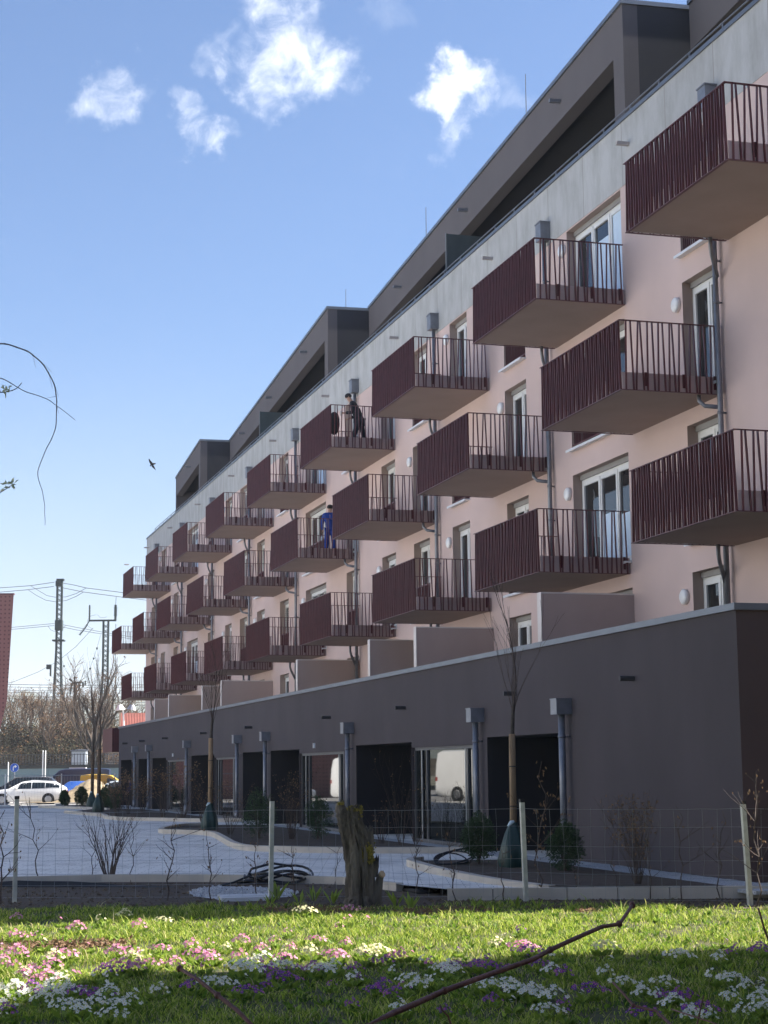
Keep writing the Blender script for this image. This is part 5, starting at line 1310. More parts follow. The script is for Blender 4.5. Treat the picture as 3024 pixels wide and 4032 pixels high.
h = (.026+.034*rng.random(n)+.030*np.clip(tuft, -.6, 1.5))*(1+1.2*(rng.random(n) < .03)); w = (.0013+.0014*rng.random(n))*(1+d*.075)
a = rng.random(n)*6.283; ln = h*(.3+1.3*rng.random(n)); a2 = a+rng.normal(0, 1, n)
ca, sa = np.cos(a), np.sin(a); cx_, cy_ = np.cos(a2), np.sin(a2)
z = np.full(n, ZG-.005)
v = np.zeros((n, 5, 3))
v[:, 0] = np.stack([x-sa*w, y+ca*w, z], 1); v[:, 1] = np.stack([x+sa*w, y-ca*w, z], 1)
mx_, my_ = x+cx_*ln*.35, y+cy_*ln*.35
v[:, 2] = np.stack([mx_+sa*w*.8, my_-ca*w*.8, z+h*.65], 1); v[:, 3] = np.stack([mx_-sa*w*.8, my_+ca*w*.8, z+h*.65], 1)
v[:, 4] = np.stack([x+cx_*ln, y+cy_*ln, z+h], 1)
me = bpy.data.meshes.new('grass'); me.vertices.add(n*5); me.vertices.foreach_set('co', v.reshape(-1))
me.loops.add(n*7); me.polygons.add(n*2)
b = (np.arange(n)*5)[:, None]; li = (b+np.array([[0, 1, 2, 3, 3, 2, 4]])).reshape(-1)
me.loops.foreach_set('vertex_index', li.astype(np.int32))
ls = (np.arange(n)*7)[:, None]+np.array([[0, 4]]); me.polygons.foreach_set('loop_start', ls.reshape(-1).astype(np.int32))
me.materials.append(m_grass); me.update(calc_edges=True); me.validate()
o = bpy.data.objects.new('grass', me); C.objects.link(o); o['kind'] = 'stuff'
# broad leaved weeds through the lawn
mb = MB(); rr = random.Random(21)
for i in range(1100):
    d_ = rr.uniform(6, 22); l_ = rr.uniform(-1, 1)*(.236*d_+.2)
    if d_ > edge_d(l_)-.15: continue
    p = Vector((l_*rh2.x+d_*fh2.x, l_*rh2.y+d_*fh2.y, ZG))
    for k in range(rr.randint(4, 9)):
        a_ = rr.uniform(0, 6.28); leaf(mb, p, Vector((math.cos(a_), math.sin(a_), rr.uniform(.3, 1.3))), rr.uniform(.04, .10), rr.uniform(.018, .035), rr)
o = mb.build('weeds', m_weed); o['kind'] = 'stuff'
# fallen leaves and bare earth patches
mb = MB()
for c, rx, ry in patches[:5]:
    pts = []
    for k in range(18): q = 6.283*k/18; f = rr.uniform(.75, 1.1); pts.append((c.x+rx*f*math.cos(q), c.y+ry*f*math.sin(q), ZG-.002))
    mb.add(pts, [tuple(range(18))])
o = mb.build('bare_earth', mat('bare_earth', (.055, .036, .022), .95, .4, 12, .9, 40, col2=(.13, .09, .055))); o['kind'] = 'structure'
mb = MB()
for c, rx, ry in patches:
    for k in range(int(900*rx*ry)+40):
        q = rr.uniform(0, 6.28); t = math.sqrt(rr.random()); leaf(mb, Vector((c.x+rx*1.1*t*math.cos(q), c.y+ry*1.1*t*math.sin(q), ZG+rr.uniform(.0, .03))), Vector((rr.uniform(-1, 1), rr.uniform(-1, 1), rr.uniform(-.1, .5))), rr.uniform(.03, .07), rr.uniform(.015, .035), rr)
o = mb.build('fallen_leaves', m_dry); o['kind'] = 'stuff'
# primrose clumps
m_pw = ramp_mat('white_petal', [(0, (.72, .72, .62)), (1, (.80, .80, .74))], .6, .3)
m_pc = ramp_mat('cream_petal', [(0, (.72, .66, .36)), (1, (.80, .76, .50))], .6, .3)
m_pp = ramp_mat('pink_petal', [(0, (.55, .14, .34)), (.6, (.64, .24, .45)), (1, (.70, .38, .54))], .6, .3)
m_pu = ramp_mat('purple_petal', [(0, (.13, .03, .28)), (.5, (.24, .05, .36)), (1, (.36, .07, .34))], .6, .3)
m_eye = mat('flower_eye', (.65, .45, .05), .7)
m_prl = ramp_mat('primrose_leaf', [(0, (.10, .18, .028)), (1, (.26, .36, .05))])
def primrose(pm, seed, nf, rad):
    rr = random.Random(seed); lf = MB(); fl = MB()
    for k in range(16):
        a_ = rr.uniform(0, 6.28); leaf(lf, Vector((math.cos(a_)*rad*.3, math.sin(a_)*rad*.3, 0)), Vector((math.cos(a_), math.sin(a_), rr.uniform(.3, 1))), rr.uniform(.05, .09), .03, rr)
    for k in range(nf):
        q = rr.uniform(0, 6.28); t = math.sqrt(rr.random())*rad; c = Vector((math.cos(q)*t, math.sin(q)*t, .055+.045*(1-(t/rad)**2)+rr.uniform(-.012, .012)))
        nrm = (Vector((math.cos(q)*t/rad*.8, math.sin(q)*t/rad*.8, .9))+Vector((-fh2.x*.5, -fh2.y*.5, 0))+rnd_dir(rr)*.35).normalized(); s = nrm.orthogonal().normalized(); u = nrm.cross(s); R_ = rr.uniform(.011, .016)
        vs = []
        for i in range(10):
            an = 6.283*i/10; rad_ = R_*(1.05 if i % 2 == 0 else .62); vs.append(c+(s*math.cos(an)+u*math.sin(an))*rad_+nrm*(.002 if i % 2 == 0 else 0))
        fl.add(vs+[c-nrm*.001], [(i, (i+1) % 10, 10) for i in range(10)], 0)
        e = [c+(s*math.cos(6.283*i/5)+u*math.sin(6.283*i/5))*R_*.24+nrm*.002 for i in range(5)]; fl.add(e, [tuple(range(5))], 1)
    root = lf.build('primrose_clump', m_prl); fl.build('blossoms', [pm, m_eye], root); return root
pk = {}
zl = lambda x, y: (.9042*x, 3300+.9042*y)
zk = lambda x, y: (1500+.9186*x, 3300+.9186*y)
FL = {'w': ([zl(*q) for q in ((60,690),(100,700),(200,700),(240,710),(280,690),(320,680),(250,660),(20,750),(300,770),(470,700),(420,740),(500,740),(560,745),(690,690),(1060,590),(1040,580),(1200,580),(1240,580),(1150,550),(1100,545),(1400,600),(1450,590),(1540,630),(930,655),(980,650),(350,780),(490,795),(180,730),(40,690),(1085,600))]
           + [zk(*q) for q in ((290,575),(320,590),(140,640),(150,655),(560,680),(600,680),(650,690),(680,690),(540,650),(730,585),(960,600),(1040,640),(1120,685),(1180,695),(1220,640),(1250,740),(1500,715),(1510,630),(1570,655),(1450,535),(1280,530),(1340,790),(1400,790),(1640,760),(1640,720),(80,760),(720,765),(740,710),(1470,620),(270,580),(400,655),(460,660))]),
      'c': [zl(*q) for q in ((100,600),(260,610),(710,370),(540,345),(1350,520),(1610,520),(570,545),(985,490),(1330,335),(230,540),(1580,525),(1640,515))]+[zk(*q) for q in ((500,470),(940,490),(970,485))],
      'p': [zl(*q) for q in ((70,355),(60,440),(100,435),(330,410),(600,400),(1530,320),(70,520),(90,525),(280,530),(230,570),(180,600),(160,630),(200,630),(60,575),(560,515),(890,540),(920,545),(870,535),(1050,465),(1040,540),(660,560),(760,560),(1270,490),(1450,530),(1480,530),(1510,470),(1240,535),(1140,495),(830,490),(700,495),(500,520),(590,585),(540,585),(10,545),(120,620),(1380,455))]+[zk(*q) for q in ((60,520),(85,522),(610,490))],
      'u': [zl(*q) for q in ((130,680),(170,690),(470,590),(450,595),(550,590),(360,700),(840,670),(1170,600),(1240,640),(1200,610),(1160,655),(1080,690),(1550,580),(1530,740),(1640,680),(20,780),(400,700),(1290,580),(1360,590),(1630,545))]+[zk(*q) for q in ((320,560),(400,560),(440,565),(480,570),(620,495),(780,605),(900,680),(480,710),(270,755),(1260,700),(1320,690),(780,725),(640,500),(1620,500),(1500,500),(1380,770),(20,540),(1200,690),(1130,780),(10,660),(40,690),(680,560))]}
SPEC = {'w': (m_pw, 'white'), 'c': (m_pc, 'pale yellow'), 'p': (m_pp, 'pink'), 'u': (m_pu, 'purple')}
frng = random.Random(77)
for key in FL:      # loose single flowers round the clumps
    base_ = list(FL[key])
    for k in range({'w': 34, 'c': 10, 'p': 26, 'u': 24}[key]):
        bx, by = frng.choice(base_); FL[key].append((min(3010, max(10, bx+frng.gauss(0, 110))), min(4020, max(3640, by+frng.gauss(0, 38))), 1))
for key, lst in FL.items():
    var = [primrose(SPEC[key][0], 50+i, (22, 15, 30, 6, 5)[i], (.08, .06, .11, .05, .025)[i]) for i in range(5)]; nv = [0]*5
    for i, ft in enumerate(lst):
        px, py = ft[:2]; vi = i % 3 if len(ft) == 2 else 3+i % 2
        o = var[vi] if not nv[vi] else copy_tree(var[vi]); nv[vi] += 1
        p = at(px, py+10, z=ZG+.02); o.location = (p.x, p.y, ZG+.01); o.rotation_euler = (0, 0, i*1.7*0+rr.uniform(-.5, .5)); s = rr.uniform(.9, 1.4)*(1.1 if key != 'u' else 1.0); o.scale = (s, s, s)
        col = SPEC[key][1]; sunny = py < (3800 if px > 1000 else 3860)
        tag(o, '%s primrose clump flowering in the %s lawn' % (col, 'sunlit' if sunny else 'shaded foreground'), 'flower', '%s primroses in the %s grass' % (col, 'sunlit' if sunny else 'shaded'))
# leafy plants by the stump
def leafy(px, py, h, label, seed, pal=m_yellowgreen):
    rr = random.Random(seed); p = at(px, py, z=ZG); root = empty('leafy_plant', p); mb = MB()
    for k in range(9):
        a_ = rr.uniform(0, 6.28); d_ = Vector((math.cos(a_)*.5, math.sin(a_)*.5, 1)); q = Vector((math.cos(a_)*.02, math.sin(a_)*.02, 0))
        L_ = h*rr.uniform(.5, 1); m_ = q+d_*L_*.5; e = q+d_*L_+Vector((math.cos(a_), math.sin(a_), -.3))*L_*.12; s = Vector((-math.sin(a_), math.cos(a_), 0))*L_*.13
        mb.add([q, m_+s, e, m_-s], [(0, 1, 2), (0, 2, 3)])
    mb.build('leaves', pal, root); mb = MB(); mb.tube([(0, 0, -.03), (0, 0, h*.5)], .005, 4); mb.build('stem', m_twig, root)
    tag(root, label, 'plant', 'leafy plants at the lawn edge')
for i, (px, py, h, lb) in enumerate(((1090, 3545, .30, 'tall yellow green leafy plant beside the foot of the second fence post'), (1065, 3565, .18, 'small leafy plant at the gravel edge below the second post'), (1180, 3560, .20, 'leafy plant on bare earth midway between second post and stump'), (1235, 3550, .24, 'upright leafy plant right of the middle of the bare earth patch'), (1310, 3560, .22, 'leafy plant just left of the stump foot'), (1560, 3570, .26, 'bright leafy plant just right of the stump'), (1620, 3578, .24, 'bright leafy plant left of the kerb wall end'), (1875, 3575, .16, 'small yellow leafy plant before the left part of the kerb wall'), (2030, 3575, .18, 'broad yellow leafed plant left of the third fence post'), (2120, 3580, .16, 'broad leafed plant right of the third fence post'), (990, 3580, .14, 'low bright plant at the lawn edge left of the gravel'))): leafy(px, py, h, lb, 60+i)
# ------------------------------------------------------------------ red twigs close to the camera
def knots(mb, pts, idx, r):
    for i in idx: mb.ball(pts[i], r, 6, 4, 0, .2)
sh = empty('red_barked_shrub', (.9, 1.4, ZG)); tag(sh, 'shrub of bare reddish twigs reaching in front of the lawn close to the viewer', 'shrub'); so_ = Vector((.9, 1.4, ZG))
def twig(pts, d0_, d1_, r0, r1, ground=True, kn=()):
    n_ = len(pts); P_ = [P(px, py, d=d0_+(d1_-d0_)*i/(n_-1))-so_ for i, (px, py) in enumerate(pts)]
    if ground: 
        q = P_[0]; P_ = [Vector((q.x*.25, q.y*.25, 0)), Vector((q.x*.7, q.y*.7, q.z*.6))]+P_
    mb = MB(); k = len(P_); mb.tube(P_, [r0+(r1-r0)*i/(k-1) for i in range(k)], 8)
    off = k-n_
    for i in kn: mb.ball(P_[i+off], (r0+r1)*.75, 7, 5, 0, .15)
    mb.build('twig', m_twigred, sh, True)
twig([(790, 2216), (850, 2188), (905, 2165), (960, 2140), (1060, 2104), (1150, 2073), (1188, 2052), (1245, 2026), (1300, 2002), (1338, 1996), (1352, 1976), (1366, 1955)], 1.7, 2.1, .0036, .0020, True, (3, 6, 9, 11))
twig([(545, 2216), (512, 2182), (470, 2150), (428, 2116), (388, 2092)], 1.7, 1.8, .0026, .0020, True, (4, 2))
twig([(1455, 2220), (1440, 2205), (1418, 2184), (1368, 2172), (1350, 2150), (1324, 2122)], 1.9, 2.0, .0022, .0013, True, (3,))
twig([(975, 2216), (968, 2195), (955, 2182), (950, 2170)], 1.9, 1.9, .0014, .0009, True)
twig([(1664, 2040), (1652, 2010), (1645, 1985), (1638, 1962)], 2.2, 2.2, .0017, .0012, True)
twig([(1505, 2216), (1512, 2185), (1520, 2150)], 2.6, 2.6, .0018, .001, True)
twig([(1560, 2216), (1500, 2196), (1450, 2180)], 2.3, 2.4, .0018, .001, True)
# overhanging branches at the left
ot = empty('overhanging_tree', (-1.1, 3.9, ZG)); tag(ot, 'thin drooping tree branches entering the sky from the left edge', 'tree'); oo = Vector((-1.1, 3.9, ZG))
mb = MB(); mb.tube([(0, 0, 0), (.03, .02, 1.6), (-.02, 0, 3.4)], [.07, .055, .02], 8); mb.build('trunk', m_bark, ot, True)
zs_ = lambda x, y: at(.4069*x, 1300+.4069*y, d=4.0)-oo
m_bough = mat('hazed_bark', (.30, .29, .31), .8, .2, 30)  # bark colour lightened to stand for haze and backlight
def obranch(pts, r0, r1, side=(), root_z=2.4):
    P_ = [Vector((0, 0, root_z)), Vector(((zs_(*pts[0]).x)*.5, zs_(*pts[0]).y*.5, (root_z+zs_(*pts[0]).z)/2+.05))]+[zs_(*q) for q in pts]; P_ = [Vector(q) for q in smooth_poly([tuple(q) for q in P_])]; k = len(P_)
    mb = MB(); mb.tube(P_, [r0+(r1-r0)*i/(k-1) for i in range(k)], 6)
    for i in range(9, k-2, 4): mb.ball(P_[i], (r0+(r1-r0)*i/(k-1))*1.5, 5, 3, 0, .2)
    for s in side: mb.tube([zs_(*q) for q in s], [.0006, .0003], 3)
    mb.build('branch', m_bough, ot, True)
obranch([(-40, 132), (60, 130), (170, 168), (275, 205), (320, 243), (415, 322), (475, 425), (527, 520), (545, 640), (550, 700), (545, 780), (545, 910), (530, 975), (490, 1075), (450, 1140), (410, 1240), (370, 1340), (362, 1400), (385, 1490), (410, 1550), (425, 1650), (435, 1700), (430, 1750), (438, 1850), (435, 1885)], .0019, .0005,
        ([(320, 250), (345, 360)], [(415, 322), (510, 412)], [(475, 430), (508, 565)], [(545, 640), (440, 660)], [(548, 720), (568, 808)], [(527, 520), (566, 640)]), 2.55)
obranch([(-20, 458), (40, 475), (110, 515), (180, 560), (255, 600), (330, 620), (430, 655), (490, 685), (530, 720), (590, 760), (660, 815), (728, 870)], .0013, .0006, (), 2.3)
obranch([(-30, 603), (60, 600), (130, 580), (175, 555), (210, 508)], .0016, .0008, (), 2.2)
obranch([(-30, 1590), (45, 1545), (100, 1510), (130, 1485)], .0014, .0008, (), 1.9)
mb = MB(); rr = random.Random(9)
for cx, cy, n_, s in ((40, 585, 12, 34), (85, 575, 10, 30), (65, 1490, 9, 24), (120, 1485, 12, 26), (35, 1525, 5, 18)):
    for k in range(n_):
        p = zs_(cx+rr.gauss(0, s*.4), cy+rr.gauss(0, s*.4)); leaf(mb, p, rnd_dir(rr), rr.uniform(.008, .017), .006, rr)
mb.build('young_leaves', ramp_mat('bud_leaf', [(0, (.55, .60, .42)), (1, (.70, .72, .52))], .6, .6), ot)  # leaf colour lightened to stand for haze and blur

# ------------------------------------------------------------------ unseen house, shape guessed to cast the shade on the near lawn
nh = empty('lawn_shade_house', (10.2, -8, ZG)); tag(nh, 'unseen house of guessed shape, added on the right to shade the near lawn', 'house')
mb = MB(); mb.box(0, 0, 0, 10, 22.2, 7.3); mb.add([(0, 0, 7.3), (0, 22.2, 7.3), (0, 11.1, 12.0), (10, 0, 7.3), (10, 22.2, 7.3), (10, 11.1, 12.0)], [(0, 2, 1), (3, 4, 5)]); mb.build('wall', mat('house_render', (.45, .42, .36), .9, .06, 1), nh)
mb = MB()
for s in (0, 1):
    ye = -.5 if s == 0 else 22.7
    mb.hexa([(-.3, ye, 7.10), (10.3, ye, 7.10), (10.3, 11.1, 12.02), (-.3, 11.1, 12.02), (-.3, ye, 7.25), (10.3, ye, 7.25), (10.3, 11.1, 12.18), (-.3, 11.1, 12.18)])
mb.build('roof', m_tile, nh)
for z in (1.0, 3.9):
    for y in (2, 6.4, 11, 15.6):
        mb = MB(); mb.box(-.03, y, z, -.002, y+1.2, z+1.3); w_ = mb.build('window', m_white, nh); mb = MB(); mb.box(-.04, y+.08, z+.08, -.031, y+1.12, z+1.22); mb.build('pane', m_glass, w_)

rh_ = empty('sky_blocker_house', (-14, -17, ZG)); tag(rh_, 'unseen tall house added behind the viewer to darken the near lawn', 'house')  # added behind the camera to keep sky light off the near lawn
mb = MB(); mb.box(0, 0, 0, 23, 12.5, 10); mb.build('wall', MATS['house_render'], rh_)
mb = MB(); mb.hexa([(-.5, -.5, 10.002), (23.5, -.5, 10.002), (23.5, 13, 10.002), (-.5, 13, 10.002), (2, 5, 14), (21, 5, 14), (21, 7.5, 14), (2, 7.5, 14)]); mb.build('roof', m_tile, rh_)
ob = empty('bounce_building', (-34, 15, 0)); tag(ob, 'unseen pale building added across the yard to bounce light onto the pink building', 'building')  # added out of view; its pale wall bounces sunlight onto the facade
mb = MB(); mb.box(-12, 0, 0, 0, 62, 17); mb.build('wall', mat('bounce_wall', (.64, .64, .64), .9, .05, .5), ob)
mb = MB(); mb.box(-12.1, -.1, 17.002, .1, 62.1, 17.3); mb.build('roof_edge', m_coping, ob)
w0_ = None
for z in (1.0, 4.2, 7.4, 10.6, 13.8):
    for k in range(9):
        y = 3+6.6*k
        if w0_ is None:
            mb = MB(); mb.box(.002, 0, 0, .06, 1.6, 1.7); w0_ = mb.build('window', m_white, ob); mb = MB(); mb.box(.061, .08, .08, .075, 1.52, 1.62); mb.build('pane', m_glass, w0_); w_ = w0_
        else: w_ = copy_tree(w0_, ob)
        w_.location = (0, y, z)

# ------------------------------------------------------------------ people on the balconies
m_skin = mat('skin', (.46, .27, .19), .55, .06, 10); m_jack = mat('black_jacket', (.014, .015, .019), .7, .2, 12); m_trou = mat('dark_trousers', (.016, .018, .026), .8, .2, 14); m_cap_ = mat('grey_cap', (.028, .026, .028), .9, .2, 20)
m_overall = mat('blue_overalls', (.012, .048, .27), .75, .2, 9, .3, 25); m_hair = mat('dark_hair', (.010, .008, .007), .6); m_shoe = mat('shoe', (.02, .018, .016), .6); m_cup = mat('paper_cup', (.55, .50, .45), .5)
def skin_mesh(name, verts, edges, radii, mats, parent, root=0, sub=1):
    me = bpy.data.meshes.new(name); me.from_pydata([tuple(v) for v in verts], edges, []); o = bpy.data.objects.new(name, me); C.objects.link(o)
    md = o.modifiers.new('skin', 'SKIN'); md.use_smooth_shade = True
    for i, r in enumerate(radii):
        sv_ = me.skin_vertices[0].data[i]; sv_.radius = (r, r) if not isinstance(r, tuple) else r; sv_.use_root = (i == root)
    s = o.modifiers.new('sub', 'SUBSURF'); s.levels = sub; s.render_levels = sub
    dg = bpy.context.evaluated_depsgraph_get(); em = bpy.data.meshes.new_from_object(o.evaluated_get(dg)); o.modifiers.clear(); o.data = em
    em.materials.clear()
    for m in mats: em.materials.append(m)
    o.parent = parent
    return o
def hand(V, E, Rd, i0, wrist, d, side):
    """palm and five fingers; d is the pointing direction, side the thumb direction"""
    d = d.normalized(); side = (side-d*side.dot(d)).normalized(); nrm = d.cross(side)
    V.append(wrist+d*.05); Rd.append((.030, .016)); E.append((i0, len(V)-1)); pl = len(V)-1
    for k, (o, L_) in enumerate(((.028, .068), (.010, .078), (-.009, .073), (-.027, .056))):
        V.append(wrist+d*.095+side*o); Rd.append(.0095); E.append((pl, len(V)-1))
        V.append(wrist+d*(.095+L_*.5)+side*o+nrm*.014); Rd.append(.0088); E.append((len(V)-2, len(V)-1))
        V.append(wrist+d*(.095+L_*.8)+side*o+nrm*.036); Rd.append(.0075); E.append((len(V)-2, len(V)-1))
    V.append(wrist+d*.035+side*.042); Rd.append(.012); E.append((i0, len(V)-1)); V.append(wrist+d*.075+side*.058+nrm*.015); Rd.append(.009); E.append((len(V)-2, len(V)-1))
def person(loc, rz, J, label, coat, legs_m, hat, hatm, facing, coat_len=.0):
    """J: joints in local metres (x = towards image right, y = away, z up)"""
    root = empty('person', loc, rz); g = {k: Vector(v) for k, v in J.items()}
    V = [g['pelvis'], g['waist'], g['chest'], g['neck'], g['head0'], g['head1']]; Rd = [.125, .120, .145, .058, .085, .075]; E = [(0, 1), (1, 2), (2, 3), (3, 4), (4, 5)]
    for s in 'lr':
        b = len(V); V += [g['sh_'+s], g['el_'+s], g['wr_'+s]]; Rd += [.062, .045, .030]; E += [(2, b), (b, b+1), (b+1, b+2)]
        hand(V, E, Rd, b+2, g['wr_'+s], (g['wr_'+s]-g['el_'+s]), Vector((0, -1, .3)))
        b = len(V); V += [g['hip_'+s], g['kn_'+s], g['an_'+s], g['toe_'+s]]; Rd += [.088, .062, .045, .035]; E += [(0, b), (b, b+1), (b+1, b+2), (b+2, b+3)]
    skin_mesh('body', V, E, Rd, [m_skin], root)
    f = Vector(facing).normalized(); hd = g['head0'].lerp(g['head1'], .5); s = f.cross(Vector((0, 0, 1)))
    mb = MB(); mb.add([hd+f*.080+Vector((0, 0, .025)), hd+f*.080+s*.016-Vector((0, 0, .025)), hd+f*.080-s*.016-Vector((0, 0, .025)), hd+f*.112-Vector((0, 0, .02))], [(0, 1, 3), (0, 3, 2), (1, 2, 3)]); mb.build('nose', m_skin, root)
    mb = MB()
    for q in (-1, 1): mb.ball(hd+f*.078+s*q*.032+Vector((0, 0, .025)), .011, 6, 4)
    mb.build('eyes', m_hair, root)
    mb = MB(); mb.tube([hd+f*.082+s*.024-Vector((0, 0, .052)), hd+f*.088-Vector((0, 0, .054)), hd+f*.082-s*.024-Vector((0, 0, .052))], .006, 5); mb.build('mouth', mat('lips', (.30, .12, .10), .5), root)
    for q in (-1, 1): mb = MB(); mb.ball(hd+s*q*.084-f*.005, .026, 6, 5, 0, 0, (.5, .9, 1.2)); mb.build('ear', m_skin, root)
    # jacket
    V = [g['pelvis']-Vector((0, 0, coat_len)), g['waist'], g['chest'], g['neck']-Vector((0, 0, .03))]; Rd = [.165, .158, .178, .082]; E = [(0, 1), (1, 2), (2, 3)]
    for s_ in 'lr':
        b = len(V); w_ = g['el_'+s_].lerp(g['wr_'+s_], .9); V += [g['sh_'+s_], g['el_'+s_], w_]; Rd += [.088, .066, .050]; E += [(2, b), (b, b+1), (b+1, b+2)]
    skin_mesh('jacket', V, E, Rd, [coat], root, 1)
    V = [g['pelvis']]; Rd = [.150]; E = []
    for s_ in 'lr':
        b = len(V); V += [g['hip_'+s_], g['kn_'+s_], g['kn_'+s_].lerp(g['an_'+s_], .95)]; Rd += [.112, .084, .072]; E += [(0, b), (b, b+1), (b+1, b+2)]
    skin_mesh('trousers', V, E, Rd, [legs_m], root)
    for s_ in 'lr':
        V = [g['an_'+s_]-Vector((0, 0, .02)), g['an_'+s_].lerp(g['toe_'+s_], .6), g['toe_'+s_]]; skin_mesh('shoe', V, [(0, 1), (1, 2)], [.058, .052, .044], [m_shoe], root)
    mb = MB(); up_h = (g['head1']-g['head0']).normalized(); c = g['head1']-up_h*.035-f*.012
    mb.ball(c, .108, 14, 9, 0, .015, (1, 1, .86)); mb.v = [tuple(Vector(v) if (Vector(v)-c).dot(up_h) > -.02-.05*(1 if (Vector(v)-c).dot(f) < 0 else 0) else c+(Vector(v)-c)*.86) for v in mb.v]; mb.build(hat, hatm, root, True)
    tag(root, label, 'person'); return root
# man leaning at the front rail of the fourth balcony of the top row; feet on the slab
fl = ZT+.26
pa_ = at(1403, 1722, y=51.2); 
pA = Vector((pa_.x, pa_.y, fl))
J = dict(pelvis=(.10, 0, .92), waist=(.05, 0, 1.10), chest=(-.06, 0, 1.36), neck=(-.16, 0, 1.52), head0=(-.22, 0, 1.60), head1=(-.27, 0, 1.72), sh_l=(-.10, -.19, 1.42), sh_r=(-.05, .19, 1.42), el_l=(-.10, -.27, 1.12), el_r=(.02, .26, 1.13), wr_l=(-.36, -.24, 1.10), wr_r=(-.20, .20, 1.02),
         hip_l=(.08, -.09, .88), hip_r=(.13, .09, .88), kn_l=(-.05, -.11, .48), kn_r=(.22, .11, .48), an_l=(-.10, -.11, .09), an_r=(.33, .12, .09), toe_l=(-.30, -.12, .04), toe_r=(.14, .13, .04))
pm_ = person(pA, -YAW, J, 'man in black jacket and grey knit cap leaning on a top row balcony', m_jack, m_trou, 'knit_cap', m_cap_, (-1, -.15, -.25))
mb = MB(); q = Vector(J['wr_l'])+Vector((-.10, 0, -.005)); mb.tube([q+Vector((0, 0, -.07)), q+Vector((0, 0, .07))], [.030, .042], 10); o = mb.build('paper_cup', m_cup, None, True); o.matrix_world = Matrix.Translation(pA) @ Matrix.Rotation(-YAW, 4, 'Z'); tag(o, 'small pale cup held by the man in black on the balcony', 'cup')
# worker in blue, seen from behind, on the middle row
fl = ZM+.26
pb2 = at(1300, 2150, y=56.0); pB = Vector((pb2.x, pb2.y, fl))
J2 = dict(pelvis=(0, 0, .95), waist=(0, 0, 1.12), chest=(0, .02, 1.38), neck=(0, .05, 1.56), head0=(0, .08, 1.64), head1=(0, .10, 1.77), sh_l=(-.20, .02, 1.45), sh_r=(.20, .02, 1.45), el_l=(-.28, .06, 1.14), el_r=(.28, .08, 1.14), wr_l=(-.25, .22, .95), wr_r=(.22, .28, 1.0),
          hip_l=(-.10, 0, .90), hip_r=(.10, 0, .90), kn_l=(-.12, .03, .49), kn_r=(.13, .02, .49), an_l=(-.14, 0, .09), an_r=(.15, 0, .09), toe_l=(-.17, .20, .04), toe_r=(.18, .20, .04))
person(pB, -YAW, J2, 'worker in blue overalls seen from behind on a middle row balcony', m_overall, m_overall, 'hair', m_hair, (0, 1, 0))
# worker in dark blue bending in the farthest recess
pc = at(478, 3192, z=.05)
fx = Vector((12.9, 88.6, .03))
J3 = dict(pelvis=(.10, 0, .90), waist=(.02, 0, 1.02), chest=(-.20, 0, 1.14), neck=(-.36, 0, 1.20), head0=(-.43, 0, 1.20), head1=(-.54, 0, 1.22), sh_l=(-.24, -.19, 1.14), sh_r=(-.22, .19, 1.14), el_l=(-.36, -.24, .86), el_r=(-.34, .24, .86), wr_l=(-.48, -.18, .66), wr_r=(-.46, .18, .66), hip_l=(.10, -.09, .86), hip_r=(.10, .09, .86), kn_l=(.02, -.11, .48), kn_r=(.14, .11, .48), an_l=(.06, -.12, .09), an_r=(.22, .12, .09), toe_l=(-.14, -.12, .04), toe_r=(.02, .12, .04))
person((12.35, 86.9, .03), -YAW, J3, 'worker in dark blue bending forward in the farthest dark recess', mat('navy_overalls', (.012, .02, .12), .8), m_trou, 'hair', m_hair, (-1, 0, -.4))
# black bag hanging inside the rail beside the man
bc = at(1316, 1668, y=50.4); mb = MB(); n_ = 14
for i, (z, r) in enumerate(((.36, .05), (.30, .12), (.15, .155), (-.05, .16), (-.22, .14), (-.32, .08), (-.35, .02))):
    for k in range(n_): a = 6.283*k/n_; f = 1+.10*math.sin(3*a+i); mb.v.append((math.cos(a)*r*f, math.sin(a)*r*f*.7, z))
for i in range(6):
    for k in range(n_): mb.f.append((i*n_+k, i*n_+(k+1) % n_, (i+1)*n_+(k+1) % n_, (i+1)*n_+k)); mb.m.append(0)
o = mb.build('black_bag', m_jack, None, True, bc); tag(o, 'black bag hanging at the balcony rail beside the man in black', 'bag')
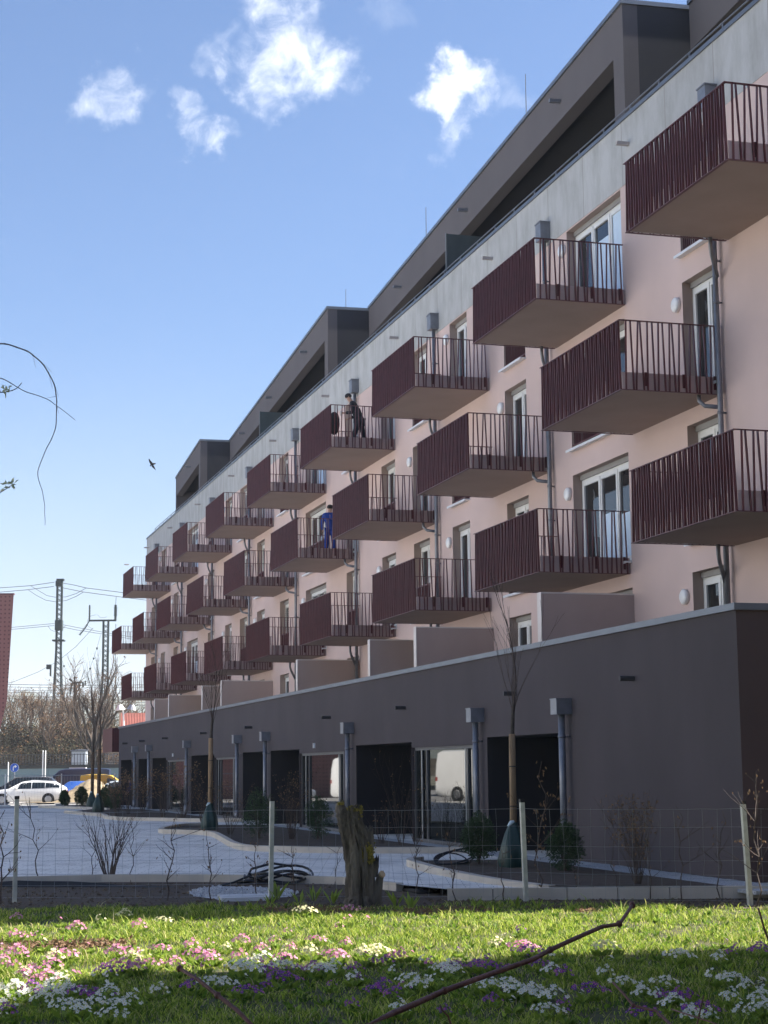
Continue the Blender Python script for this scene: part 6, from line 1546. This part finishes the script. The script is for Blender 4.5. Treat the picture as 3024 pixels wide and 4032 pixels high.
# bird
bp_ = at(599, 1828, d=78); m_bird = mat('bird', (.02, .02, .022), .8); root = empty('bird', bp_, -YAW); tag(root, 'dark bird flying in the clear sky left of the building', 'bird')
S_ = 78/6803.6; k_ = lambda x, y, dy=0: Vector(((x-599)*S_, dy, -(y-1828)*S_))
V = [k_(605, 1824), k_(600, 1828), k_(596, 1833), k_(609, 1823), k_(612, 1824)]; 
bd = skin_mesh('body', [k_(590, 1836), k_(596, 1830), k_(602, 1826), k_(608, 1826), k_(612, 1828)], [(0, 1), (1, 2), (2, 3), (3, 4)], [.015, .045, .055, .035, .01], [m_bird], root, 2)
mb = MB()
def wing(pts):
    v = [k_(*p) for p in pts]; n0 = len(v); mb.add([q+Vector((0, -.006, 0)) for q in v]+[q+Vector((0, .006, 0)) for q in v], [tuple(range(n0)), tuple(reversed(range(n0, 2*n0)))]+[(i, i+n0, (i+1) % n0+n0, (i+1) % n0) for i in range(n0)])
wing([(602, 1824, 0), (594, 1830, 0), (589, 1822, -.1), (588, 1812, -.25), (590, 1809, -.28), (594, 1815, -.15), (598, 1819, -.05)]); mb.build('wing', m_bird, root)
mb = MB(); wing([(600, 1829, 0), (596, 1836, .1), (602, 1840, .25), (609, 1847, .4), (608, 1842, .3), (606, 1834, .1)]); mb.build('wing', m_bird, root)
mb = MB(); wing([(606, 1825, 0), (613, 1822, 0), (612, 1828, 0), (608, 1829, 0)]); mb.build('tail', m_bird, root)

# ------------------------------------------------------------------ air
if HAZE > 0:
    mh = bpy.data.materials.new('haze_air'); mh.use_nodes = True; nt = mh.node_tree; nt.nodes.remove(nt.nodes['Principled BSDF'])
    pv = nt.nodes.new('ShaderNodeVolumePrincipled'); pv.inputs['Color'].default_value = (.90, .95, 1, 1); pv.inputs['Density'].default_value = HAZE; pv.inputs['Anisotropy'].default_value = .1
    nt.links.new(pv.outputs[0], nt.nodes['Material Output'].inputs['Volume'])
    mb = MB(); mb.box(-2450, -650, -2.0, 2450, 2560, 90); o = mb.build('haze', mh); o['kind'] = 'stuff'
    scene.cycles.volume_bounces = 1
